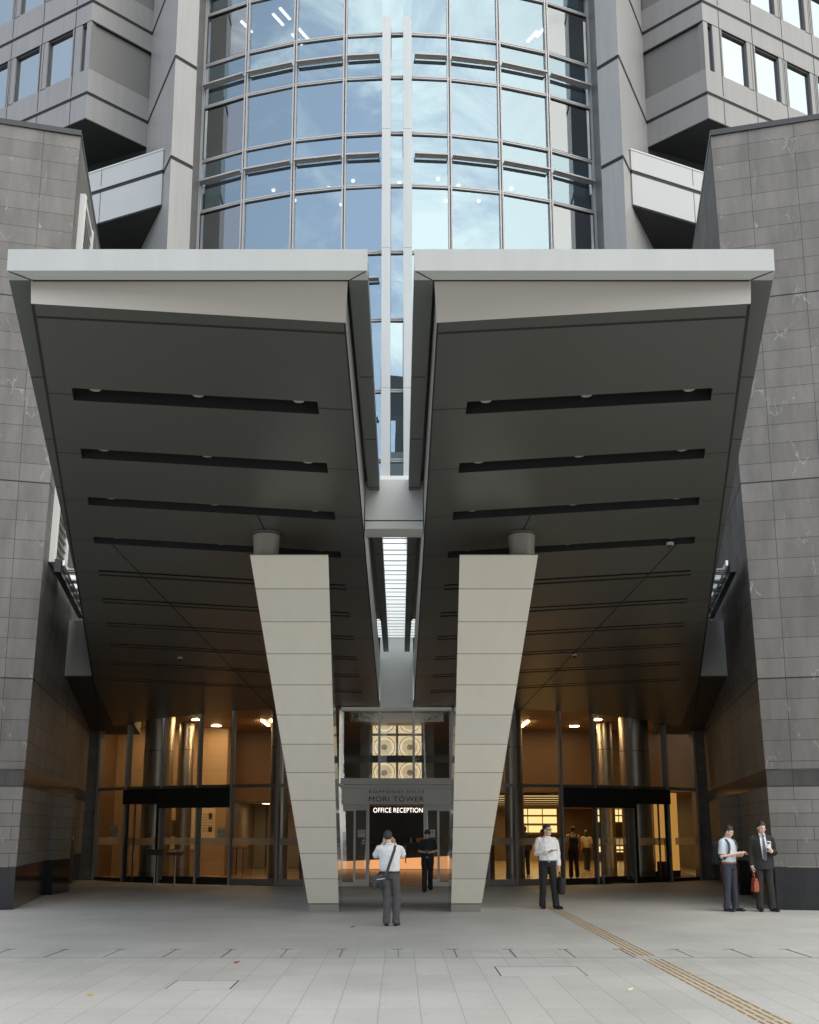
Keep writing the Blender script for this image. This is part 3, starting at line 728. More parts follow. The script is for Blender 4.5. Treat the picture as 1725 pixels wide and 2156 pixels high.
# ================================================================== SLANTED STRUTS
for s in (-1, 1):
    side = 'left' if s < 0 else 'right'
    t = thing('slanted_strut', f'tall pale wedge strut leaning forward to carry the {side} canopy wing', 'strut', (s * 1.5, 22.3, 0), 'canopy struts')
    P = lambda x, y, z: (s * x, y, z)
    fb = [(1.77, 22.3, 0), (1.16, 22.3, 0)]; ft = [(2.50, 17.5, 6.36), (1.14, 17.5, 6.36)]
    rb = [(1.83, 24.9, 0), (1.22, 24.9, 0)]; rt = [(2.40, 18.4, 6.30), (1.16, 18.4, 6.30)]
    lerp = lambda a, c, k: tuple(a[i] + (c[i] - a[i]) * k for i in range(3))
    b = MB(); n = 12; k0 = .35 / 12.35
    for i in range(n):
        ka = k0 + (1 - k0) * i / n; kb = k0 + (1 - k0) * (i + 1) / n - .0014
        q = [lerp(fb[0], ft[0], ka), lerp(fb[1], ft[1], ka), lerp(fb[1], ft[1], kb), lerp(fb[0], ft[0], kb)]
        b.face([P(*p) for p in q], strut_m if (i * 7 + (s > 0) * 3) % 5 else strut_m2)
        if i < n - 1:
            kc = kb + .0014
            b.face([P(*lerp(fb[0], ft[0], kb)), P(*lerp(fb[1], ft[1], kb)), P(*lerp(fb[1], ft[1], kc)), P(*lerp(fb[0], ft[0], kc))], strut_j)
    part(b, 'front_cladding', t)
    b = MB()
    m = [(lerp(fb[1], ft[1], k), lerp(rb[1], rt[1], k)) for k in [i / 6 for i in range(7)]]
    for i in range(6):
        b.face([P(*m[i][0]), P(*m[i][1]), P(*m[i + 1][1]), P(*m[i + 1][0])], mirror)
    part(b, 'inner_cladding', t)
    b = MB()
    b.face([P(*fb[0]), P(*rb[0]), P(*rt[0]), P(*ft[0])], strut_m); b.face([P(*rb[0]), P(*rb[1]), P(*rt[1]), P(*rt[0])], strut_m)
    b.face([P(*ft[0]), P(*ft[1]), P(*rt[1]), P(*rt[0])], strut_m); part(b, 'outer_cladding', t)
    b = MB()
    q0, q1, q2, q3 = fb[0], fb[1], lerp(fb[1], ft[1], k0 - .003), lerp(fb[0], ft[0], k0 - .003)
    b.face([P(*p) for p in (q0, q1, q2, q3)], strut_b)
    e = [lerp(fb[0], ft[0], k0 - .003), lerp(fb[1], ft[1], k0 - .003), lerp(fb[1], ft[1], k0), lerp(fb[0], ft[0], k0)]
    b.face([P(*p) for p in e], joint_m)
    part(b, 'plinth', t)
    b = MB(); cx, cy = 2.26, 17.82
    b.tube([P(cx, cy, 6.33), P(cx, cy, 6.60), P(cx, cy, Zs(cy) - .03), P(cx, cy, Zs(cy) + .01)], [.215, .225, .24, .245], drum_m, n=36, cap=False)
    b.tube([P(cx, cy, Zs(cy) - .03), P(cx, cy, Zs(cy) - .006)], [.246, .252], joint_m, n=36, cap=False)
    part(b, 'bearing', t)

# ================================================================== STONE WALLS
for s in (-1, 1):
    side = 'left' if s < 0 else 'right'
    t = thing('stone_wall', f'tall veined grey stone wall standing at the {side} of the entrance', 'stone wall', (s * 9, 23, 0), 'stone flank walls')
    P = lambda x, y, z: (s * x, y, z)
    H_ = 18.4
    def rx(z): return 8.13 - .38 * z / H_            # ridge leans inwards a little with height
    def fx(z, d): return (rx(z) + d * .968, 22.85 - d * .25)    # front face, d metres outwards
    def sx(z, d): return (rx(z) + d * .19, 22.85 + d * .98)     # return face, d metres into the passage
    def strip(z0, z1, fn, d0, d1, mat, proud=0.0, b=None):
        (xa, ya), (xb, yb) = fn(z0, d0), fn(z0, d1); (xc, yc), (xd, yd) = fn(z1, d1), fn(z1, d0)
        if proud:
            if fn is fx: ya -= proud; yb -= proud; yc -= proud; yd -= proud; xa -= proud if d0 == 0 else 0; xd -= proud if d0 == 0 else 0
            else: xa -= proud; xb -= proud; xc -= proud; xd -= proud; ya -= proud if d0 == 0 else 0; yd -= proud if d0 == 0 else 0
        b.face([P(xa, ya, z0), P(xb, yb, z0), P(xc, yc, z1), P(xd, yd, z1)], mat)
    def clad(z0, z1, mat, name, proud=0.0, edge=None):
        b = MB(); b.uo = Vector(P(*fx(0, .48), {'lower_cladding': .89, 'upper_cladding': 4.94 - 4 * .452}.get(name, 0.0)))
        if edge and not proud:
            strip(z0, z1, fx, 0, .48, edge, b=b); strip(z0, z1, fx, .48, 7.5, mat, b=b)
        else: strip(z0, z1, fx, 0, 7.5, mat, proud, b)
        strip(z0, z1, sx, 0, 17, mat, proud, b)
        part(b, name, t)
    clad(0, .89, stone_dk, 'plinth', .0)
    clad(.895, 2.6, stone_lo, 'lower_cladding', .006, None)
    clad(2.6, 2.95, stone_band, 'dark_band', 0)
    clad(2.955, H_, stone_up, 'upper_cladding', .008)
    b = MB()
    for zz in (4.94, 9.46, 13.98):
        strip(zz, zz + .022, fx, 0, 7.5, joint_m, .012, b); strip(zz, zz + .022, sx, 0, 17, joint_m, .012, b)
    strip(2.95, 2.965, fx, 0, 7.5, joint_m, .012, b); strip(2.59, 2.602, fx, 0, 7.5, joint_m, .012, b)
    part(b, 'joint_line', t)
    b = MB()
    pl = [(rx(H_) - .03, 22.80), fx(H_, 7.5), (rx(H_) + 7.5, 40), sx(H_, 17)]
    pl[0] = (rx(H_) - .03, 22.80)
    b.prism([P(x, y, 0)[:2] for x, y in pl], H_, H_ + .14, dark_metal)
    part(b, 'coping', t)
    b = MB(); b.prism([P(*q_, 0)[:2] for q_ in ((10.24, 35.95), (10.75, 35.85), (10.95, 36.9), (10.4, 36.9))], 0, 5.6, stone_up); part(b, 'end_pier', t)
    # pilaster and service door in the passage
    b = MB(); xp_ = rx(0) + .19 * 5.2
    b.box(*sorted((s * (xp_ - .16), s * (xp_ + .7))), 27.9, 29.3, .89, 2.6, stone_lo); part(b, 'pilaster', t)
    b = MB(); b.box(*sorted((s * (xp_ - .17), s * (xp_ + .7))), 27.89, 29.31, 0, .89, stone_dk); part(b, 'pilaster_base', t)
    t2 = thing('service_door', f'dark service door in the {side} stone passage wall', 'door', (s * 10.2, 33.3, 0), 'service doors')
    b = MB(); d0, d1 = 9.9, 11.1
    (xa, ya), (xb, yb) = sx(0, d0), sx(0, d1)
    b.hexa([P(xa - .03, ya, .02), P(xb - .03, yb, .02), P(xb + .05, yb, .02), P(xa + .05, ya, .02), P(xa - .03, ya, 2.25), P(xb - .03, yb, 2.25), P(xb + .05, yb, 2.25), P(xa + .05, ya, 2.25)], dark_metal)
    part(b, 'leaf', t2)
    b = MB(); q = sx(0, 10.1); b.tube([P(q[0] - .09, q[1], 1.0), P(q[0] - .09, q[1], 1.35)], .012, steel, n=8); b.tube([P(q[0] - .09, q[1], 1.0), P(q[0] - .02, q[1], 1.0)], .01, steel, n=8); b.tube([P(q[0] - .09, q[1], 1.35), P(q[0] - .02, q[1], 1.35)], .01, steel, n=8)
    part(b, 'handle', t2)
    if s < 0:
        b = MB(); q0, q1 = sx(0, 10.45), sx(0, 10.75)
        b.face([P(q0[0] - .036, q0[1], 1.30), P(q1[0] - .036, q1[1], 1.30), P(q1[0] - .036, q1[1], 1.62), P(q0[0] - .036, q0[1], 1.62)], paper)
        tag(b.build('paper_notice', loc=(-q0[0], q0[1], 1.3)), 'pale paper notice taped to the dark service door at the left', 'notice')

# white louvre screen rising behind the left stone wall
t = thing('louver_screen', 'white framed louvre screen showing between the left stone wall and the canopy', 'louvre screen', (-8.8, 26, 8))
b = MB(); b.beam((-8.02, 23.6, 7.8), (-7.83, 23.6, 17.3), .13, .13, white_m, up=(0, 1, 0)); part(b, 'post', t)
b = MB(); b.beam((-8.28, 25.2, 7.8), (-8.12, 25.2, 17.3), .13, .13, white_m, up=(0, 1, 0)); part(b, 'post', t)
b = MB(); b.beam((-8.02, 23.6, 7.86), (-8.28, 25.2, 7.86), .10, .12, white_m); b.beam((-7.83, 23.6, 17.2), (-8.12, 25.2, 17.2), .10, .12, white_m); part(b, 'rail', t)
for i in range(44):
    z = 8.05 + i * .205; k = (z - 7.8) / 9.5
    b = MB(); b.beam((-8.02 + .19 * k, 23.67, z), (-8.28 + .16 * k, 25.13, z), .10, .02, louv_m, up=(.5, 0, 1)); part(b, 'louver', t)

# ================================================================== TOWER
TW = thing('office_tower', 'tall office tower with curved glass bay between folded grey metal flanks', 'tower', (0, 40, 8))
TY, TR = 50.5, 17.0
def tp(a, z, r=0.0):
    return (( TR + r) * math.sin(R(a)), TY - (TR + r) * math.cos(R(a)), z)
ANG = [-25.7, -19.3, -12.75, -6.4, -1.85, -.77, .77, 1.85, 6.4, 12.75, 19.3, 25.7]
LV = [15.35, 20.5, 25.33, 29.37, 33.45, 37.5]                 # sun louvre levels
TRN = [8.0, 11.5, 13.9, 16.4, 19.04, 21.6, 24.2, 26.3, 28.58, 30.39, 32.6, 34.4, 36.6, 38.6]
# window units: floor by floor and bay by bay
floors = [(8.0, 15.35), (15.35, 20.5), (20.5, 25.33), (25.33, 29.37), (29.37, 33.45), (33.45, 37.5)]
for (z0, z1) in floors:
    cuts = [z0] + [z for z in TRN if z0 < z < z1] + [z1]
    for i in range(len(ANG) - 1):
        if i in (4, 6) : pass
        a0, a1 = ANG[i], ANG[i + 1]
        b = MB()
        for j in range(len(cuts) - 1):
            ra = random.uniform(-.006, .006); rb = random.uniform(-.012, .012)
            gm = gl_open if (i in (0, 10) and 1.4 < cuts[j + 1] - cuts[j]) else gl_tower
            b.face([tp(a0, cuts[j], ra), tp(a1, cuts[j], -ra), tp(a1, cuts[j + 1], -ra + rb), tp(a0, cuts[j + 1], ra + rb)], gm)
        w = part(b, 'window', TW)
        if i in (0, 10):
            b = MB()
            for j in range(len(cuts) - 1):
                if cuts[j + 1] - cuts[j] > 1.4:
                    e0, e1 = a0 + .25, a1 - .25; zA, zB = cuts[j] + .07, cuts[j + 1] - .07
                    for (p, q, u) in ((tp(e0, zA, .02), tp(e1, zA, .02), (0, 0, 1)), (tp(e0, zB, .02), tp(e1, zB, .02), (0, 0, 1)), (tp(e0, zA, .02), tp(e0, zB, .02), (1, 0, 0)), (tp(e1, zA, .02), tp(e1, zB, .02), (1, 0, 0))):
                        b.beam(p, q, .06, .05, dark_metal, up=u)
            if b.v: sub(b, 'window_frame', w, TW)
# mullions: pale cap each side of a dark groove
for i, a in enumerate(ANG):
    if i in (4, 5, 6, 7): continue
    b = MB()
    for off in (-.16, .16):
        b.beam(tp(a + off, 8, .03), tp(a + off, 38.6, .03), .05, .12, mull_m, up=tp(a, 0, 1) if False else (math.sin(R(a)), -math.cos(R(a)), 0))
    b.beam(tp(a, 8, .0), tp(a, 38.6, .0), .05, .06, mull_d, up=(math.sin(R(a)), -math.cos(R(a)), 0))
    part(b, 'mullion', TW)
# transoms
for z in TRN:
    b = MB()
    for i in range(len(ANG) - 1):
        b.beam(tp(ANG[i], z + .035, .025), tp(ANG[i + 1], z + .035, .025), .09, .05, mull_m); b.beam(tp(ANG[i], z - .035, .025), tp(ANG[i + 1], z - .035, .025), .09, .045, mull_m)
        b.beam(tp(ANG[i], z, .012), tp(ANG[i + 1], z, .012), .06, .03, mull_d)
    part(b, 'transom', TW)
# sun louvres: a five-blade grille on each bay
for z in LV:
    for i in range(len(ANG) - 1):
        if i in (4, 5, 6): continue
        a0, a1 = ANG[i] + .33, ANG[i + 1] - .33
        b = MB()
        for k in range(5):
            b.beam(tp(a0, z + .012 * k, .06 + .034 * k), tp(a1, z + .012 * k, .06 + .034 * k), .029, .030, louv_m)
        b.beam(tp(a0 - .05, z + .055, .235), tp(a1 + .05, z + .055, .235), .025, .06, mull_m)
        for a in (a0, a1): b.beam(tp(a, z + .02, .0), tp(a, z + .045, .225), .025, .05, mull_m)
        part(b, 'sun_louver', TW)
# fins
for s in (-1, 1):
    b = MB(); x0, x1 = s * .225, s * .53
    ys = 33.5
    z0 = 13.2; cuts = [13.2, 16.35, 21.55, 26.2, 30.8]
    for j in range(4):
        b.box(min(x0, x1), max(x0, x1), ys - .42, ys + .02, cuts[j] + (.012 if j else 0), cuts[j + 1], fin_m)
    b.box(min(x0, x1) + .01, max(x0, x1) - .01, ys - .41, ys + .01, 13.3, 30.7, joint_m)
    part(b, 'fin', TW)
b = MB(); b.box(-.56, .56, 33.0, 33.55, 12.85, 13.2, white_m); part(b, 'fin_base', TW)
# floor plates with ceilings and lamps inside
for z in LV:
    b = MB()
    pts = [tp(a, 0, -.25) for a in range(-25, 26, 5)]; bk = [tp(a, 0, -9) for a in range(25, -26, -10)]
    poly = [(p[0], p[1]) for p in pts + bk]
    b.prism(poly, z - .35, z + .25, white_c); part(b, 'floor_plate', TW)
b = MB(); bk = [tp(a, 0, -9.1) for a in (-27, -15, 0, 15, 27)]
for i in range(4): b.face([(bk[i][0], bk[i][1], 8), (bk[i + 1][0], bk[i + 1][1], 8), (bk[i + 1][0], bk[i + 1][1], 39), (bk[i][0], bk[i][1], 39)], soft_dark)
b.prism([tp(a, 0, -.3)[:2] for a in range(-26, 27, 4)] + [tp(a, 0, -9)[:2] for a in range(26, -27, -8)], 38.6, 39.0, panel_t)
for a in (-25.9, 25.9): b.face([tp(a, 8, -.35), tp(a, 8, -9.1), tp(a, 39, -9.1), tp(a, 39, -.35)], soft_dark)
part(b, 'core_wall', TW)
def strip_light(a, r, z, rot):
    c = Vector(tp(a, z, r)); b = MB(); d = Vector((math.cos(rot), math.sin(rot), 0)) * .34
    b.beam(c - d, c + d, .10, .04, cool_l); part(b, 'ceiling_light', TW)
for (a, r, z) in ((-17.8, -1.6, 33.08), (-16.4, -1.4, 33.08), (-16.6, -2.8, 33.08), (-15.2, -2.6, 33.08), (22.4, -1.8, 33.08), (21.6, -2.2, 33.08), (-22.8, -1.5, 33.08)):
    strip_light(a, r, z, R(60 if a < 0 else 120))
for (a, r, z) in ((-14.3, -1.4, 24.9), (-8.1, -2.0, 24.9), (-9.0, -.9, 24.9), (-16.2, -.6, 24.9), (-5.6, -.6, 24.9), (-1.2, -.8, 24.9), (0.3, -.8, 24.9), (6.9, -1.8, 24.9), (8.0, -.8, 24.9), (11.5, -1.6, 24.9), (5.2, -.5, 24.9), (14.9, -.6, 24.9)):
    c = tp(a, z, r); b = MB(); b.tube([(c[0], c[1], c[2] - .05), (c[0], c[1], c[2])], .065, cool_l, n=12); part(b, 'ceiling_light', TW)

# folded metal flanks
K = .985
KK = 0.965
for s in (-1, 1):
    P = lambda x, y, z: (s * x * KK, y * KK, 1.69 + (z - 1.69) * KK)
    P1 = lambda x, y, z: (s * x, y, z)
    G = (7.75, 35.45); RG = (8.42, 34.78); CN = (10.39, 38.6); BR = (12.39, 36.79)
    # jamb between pier and glass
    b = MB()
    for (x0, y0, x1, y1, w_, m_) in ((7.37, 35.20, 7.40, 35.03, .25, mull_m), (7.41, 35.03, 7.425, 34.97, .2, mull_d), (7.40, 34.96, 7.47, 34.21, .4, panel_d)):
        b.hexa([P1(x0, y0, 8), P1(x1, y1, 8), P1(x1 + w_, y1 + .02, 8), P1(x0 + w_, y0 + .02, 8), P1(x0, y0, 38.6), P1(x1, y1, 38.6), P1(x1 + w_, y1 + .02, 38.6), P1(x0 + w_, y0 + .02, 38.6)], m_)
    part(b, 'jamb', TW)
    b = MB(); pl = [P(*G, 0)[:2], P(*RG, 0)[:2], P(*CN, 0)[:2], P(9.3, 39.5, 0)[:2]]
    b.prism([P(*G, 0)[:2], P(*RG, 0)[:2], P(*CN, 0)[:2], P(9.3, 39.5, 0)[:2]], 7.6, 38.7, panel_p)
    for z in (26.3, 30.57, 34.8):
        for (p, q) in ((G, RG), (RG, CN)):
            d = Vector((q[0] - p[0], q[1] - p[1])).normalized(); nrm = Vector((d.y, -d.x)) if (d.y * 1 - d.x * 0) else Vector((0, -1))
            nrm = Vector((d.y, -d.x)); 
            mid = (Vector(p) + Vector(q)) / 2
            if (mid + nrm - Vector((9.3, 38.5))).length < (mid - nrm - Vector((9.3, 38.5))).length: nrm = -nrm
            o_ = nrm * .006
            b.hexa([P(p[0], p[1], z - .09), P(q[0], q[1], z - .09), P(q[0] + o_.x, q[1] + o_.y, z - .09), P(p[0] + o_.x, p[1] + o_.y, z - .09),
                    P(p[0], p[1], z + .05), P(q[0], q[1], z + .05), P(q[0] + o_.x, q[1] + o_.y, z + .05), P(p[0] + o_.x, p[1] + o_.y, z + .05)], joint_m)
            b.hexa([P(p[0], p[1], z + .05), P(q[0], q[1], z + .05), P(q[0] + o_.x * 4, q[1] + o_.y * 4, z + .05), P(p[0] + o_.x * 4, p[1] + o_.y * 4, z + .05),
                    P(p[0], p[1], z + .16), P(q[0], q[1], z + .16), P(q[0] + o_.x * 4, q[1] + o_.y * 4, z + .16), P(p[0] + o_.x * 4, p[1] + o_.y * 4, z + .16)], panel_p)
    part(b, 'pier', TW)
    # office block: return face A (BR-CN) and window face B
    dB = Vector((.88, .476)).normalized(); nB = Vector((dB.y, -dB.x))       # outward normal towards the viewer
    if nB.y > 0: nB = -nB
    dA = (Vector(CN) - Vector(BR)).normalized(); nA = Vector((-dA.y, dA.x))
    if nA.y > 0: nA = -nA
    LB = 9.0
    zb = [(29.44, 31.67), (33.9, 35.9), (38.1, 40.0)]       # spandrels
    zw = [(31.67, 33.9), (35.9, 38.1)]
    def fb_(u, off): q = Vector(BR) + dB * u + nB * off; return q
    def quadB(b, u0, u1, z0, z1, mat, off=0.0):
        q0, q1 = fb_(u0, off), fb_(u1, off); b.face([P(q0.x, q0.y, z0), P(q1.x, q1.y, z0), P(q1.x, q1.y, z1), P(q0.x, q0.y, z1)], mat)
    def boxB(b, u0, u1, z0, z1, mat, o0, o1):
        r = []
        for z in (z0, z1):
            for (u, o_) in ((u0, o0), (u1, o0), (u1, o1), (u0, o1)):
                q = fb_(u, o_); r.append(P(q.x, q.y, z))
        b.hexa(r, mat)
    b = MB()
    for (z0, z1) in zb: boxB(b, 0, LB, z0, z1, panel_t, 0, -.4)
    wins = [(.24, .50)] + [(1.02 + 1.9 * i, 2.43 + 1.9 * i) for i in range(4)]
    edges = [0] + [e for w in wins for e in w] + [LB]
    for (z0, z1) in zw:
        for i in range(0, len(edges), 2): boxB(b, edges[i], edges[i + 1], z0, z1, panel_t, 0, -.4)
    for z in (30.57, 34.8):
        boxB(b, 0, LB, z - .075, z + .045, joint_m, .006, -.1)
        boxB(b, 0, LB, z + .045, z + .10, panel_t, .03, -.1)
    for u in (.89, 2.80, 4.65, 6.55, 8.45):
        boxB(b, u - .017, u + .017, 29.44, 40, joint_m, .005, -.1)
    for (z0, z1) in zw:
        for (u0, u1) in wins[1:]:
            boxB(b, u0 - .09, u0 - .07, z0, z1, joint_m, .005, -.1); boxB(b, u1 + .22, u1 + .24, z0, z1, joint_m, .005, -.1)
            boxB(b, u1 - .02, u1 + .3, z0 - .03, z0, joint_m, .006, -.1)
    boxB(b, 0, LB, 33.87, 33.9, joint_m, .006, -.1)
    # return face A
    A0, A1 = Vector(BR), Vector(CN)
    def boxA(z0, z1, mat, o0, o1):
        q = [A0 + nA * o0, A1 + nA * o0 + dA * .25, A1 + nA * o1 + dA * .25, A0 + nA * o1]
        b.hexa([P(v.x, v.y, z0) for v in q] + [P(v.x, v.y, z1) for v in q], mat)
    for (z0, z1) in zb: boxA(z0, z1, panel_t, 0, -.3)
    for (z0, z1) in zw: boxA(z0, z1, panel_d, -.10, -.3)
    for z in (30.57, 34.8):
        boxA(z - .08, z + .05, joint_m, .006, -.1); boxA(z + .05, z + .11, panel_t, .03, -.1)
    for z in (33.88, 38.08): boxA(z - .03, z + .03, joint_m, .006, -.1)
    # underside and filling behind
    pl = [A0, A0 + dB * LB, A0 + dB * LB - nB * 7, A1 - nB * 5, A1]
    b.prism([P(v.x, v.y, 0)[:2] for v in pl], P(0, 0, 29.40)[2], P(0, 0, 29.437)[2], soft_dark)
    b.prism([P(v.x, v.y, 0)[:2] for v in pl], P(0, 0, 39.6)[2], P(0, 0, 39.9)[2], panel_t)
    pl2 = [A0 - nA * 1.1 - nB * 1.1, A0 + dB * LB - nB * 1.1, A0 + dB * LB - nB * 1.3, A0 - nA * 1.3 - nB * 1.3]
    b.prism([P(v.x, v.y, 0)[:2] for v in pl2], P(0, 0, 29.6)[2], P(0, 0, 39.6)[2], soft_dark)
    # set-back wall closing the space under the block
    b.hexa([P(10.35, 38.65, 7.6), P(22, 43.5, 7.6), P(22, 43.8, 7.6), P(10.35, 39.0, 7.6), P(10.35, 38.65, 29.5), P(22, 43.5, 29.5), P(22, 43.8, 29.5), P(10.35, 39.0, 29.5)], soft_dark)
    part(b, 'office_block', TW)
    for (z0, z1) in zw:
        for (u0, u1) in wins:
            b = MB(); quadB(b, u0, u1, z0, z1, gl_win, -.14)
            w = part(b, 'window', TW)
            b = MB()
            fw = .06 if u1 - u0 > .5 else .02
            boxB(b, u0, u0 + fw, z0, z1, mull_d, -.07, -.16); boxB(b, u1 - fw, u1, z0, z1, mull_d, -.07, -.16)
            boxB(b, u0 + fw, u1 - fw, z1 - .10, z1, mull_d, -.05, -.16); boxB(b, u0 + fw, u1 - fw, z0, z0 + .04, mull_d, -.07, -.16)
            sub(b, 'window_frame', w, TW)
    # balcony parapet
    b = MB(); p0_, p1_ = Vector((8.94, 35.66)), Vector((16.5, 39.10)); dd = (p1_ - p0_).normalized(); nn = Vector((dd.y, -dd.x)); nn = nn if nn.y < 0 else -nn
    def boxP(z0, z1, mat, o0, o1, u0=0.0, u1=8.2):
        q = [p0_ + dd * u0 + nn * o0, p0_ + dd * u1 + nn * o0, p0_ + dd * u1 + nn * o1, p0_ + dd * u0 + nn * o1]
        b.hexa([P(v.x, v.y, z0) for v in q] + [P(v.x, v.y, z1) for v in q], mat)
    boxP(24.9, 27.2, panel_b, 0, -.3); boxP(27.2, 27.26, panel, .02, -.32, -.02)
    boxP(26.20, 26.34, joint_m, .006, -.2); boxP(26.34, 26.46, panel_b, .03, -.2, -.02); 
    for u in (1.75 * 2 - .55,): boxP(24.9, 27.2, joint_m, .005, -.1, u, u + .025)
    part(b, 'balcony_parapet', TW)
    b = MB(); pl = [p0_ - nn * .05, p0_ + dd * 8.2 - nn * .05, p0_ + dd * 8.2 - nn * 5, Vector((10.3, 38.7))]
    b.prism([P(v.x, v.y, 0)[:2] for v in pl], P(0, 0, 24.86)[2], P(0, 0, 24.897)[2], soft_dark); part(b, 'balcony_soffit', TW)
# lower tower wall behind the glass roof
# ================================================================== ENTRANCE GLAZING
EY, ER = 47.0, 15.0
def ep(a, z, r=0.0): return ((ER + r) * math.sin(R(a)), EY - (ER + r) * math.cos(R(a)), z)
def post(b, a, z0, z1, w, dpt, mat, r=0.0):
    b.beam(ep(a, z0, r), ep(a, z1, r), w, dpt, mat, up=(math.sin(R(a)), -math.cos(R(a)), 0))
def hbar(b, a0, a1, z, h, dpt, mat, r=0.0):
    b.beam(ep(a0, z, r), ep(a1, z, r), dpt, h, mat)
def pane(b, a0, a1, z0, z1, mat, r=0.0):
    b.face([ep(a0, z0, r), ep(a1, z0, r), ep(a1, z1, r), ep(a0, z1, r)], mat)
def handle(b, a, z0, z1, r=.09):
    p, q = ep(a, z0, r), ep(a, z1, r)
    b.tube([p, q], .016, steel, n=8)
    for z in (z0 + .04, z1 - .04): b.tube([ep(a, z, r), ep(a, z, .02)], .010, steel, n=6)
def no_entry_sticker(b, a, z, r):
    c = Vector(ep(a, z, r)); t_ = Vector((math.cos(R(a)), math.sin(R(a)), 0)); u = Vector((0, 0, 1))
    ring = [c + (t_ * math.cos(q) + u * math.sin(q)) * .075 for q in [2 * math.pi * k / 20 for k in range(20)]]
    rin = [c + (t_ * math.cos(q) + u * math.sin(q)) * .060 for q in [2 * math.pi * k / 20 for k in range(20)]]
    for k in range(20): b.face([ring[k], ring[(k + 1) % 20], rin[(k + 1) % 20], rin[k]], ink)
    b.beam(c + (t_ * -.05 + u * .05), c + (t_ * .05 - u * .05), .003, .016, ink, up=(t_ + u))
    b.face([c + t_ * -.035 - u * .01, c + t_ * .02 - u * .01, c + t_ * .035 + u * .03, c - t_ * .03 + u * .02], ink)
BAYS = [42.6, 36.5, 30.25, 24.65, 20.0, 14.0, 10.65, 6.5]
ZT, ZD, ZH = 5.42, 2.95, 2.34
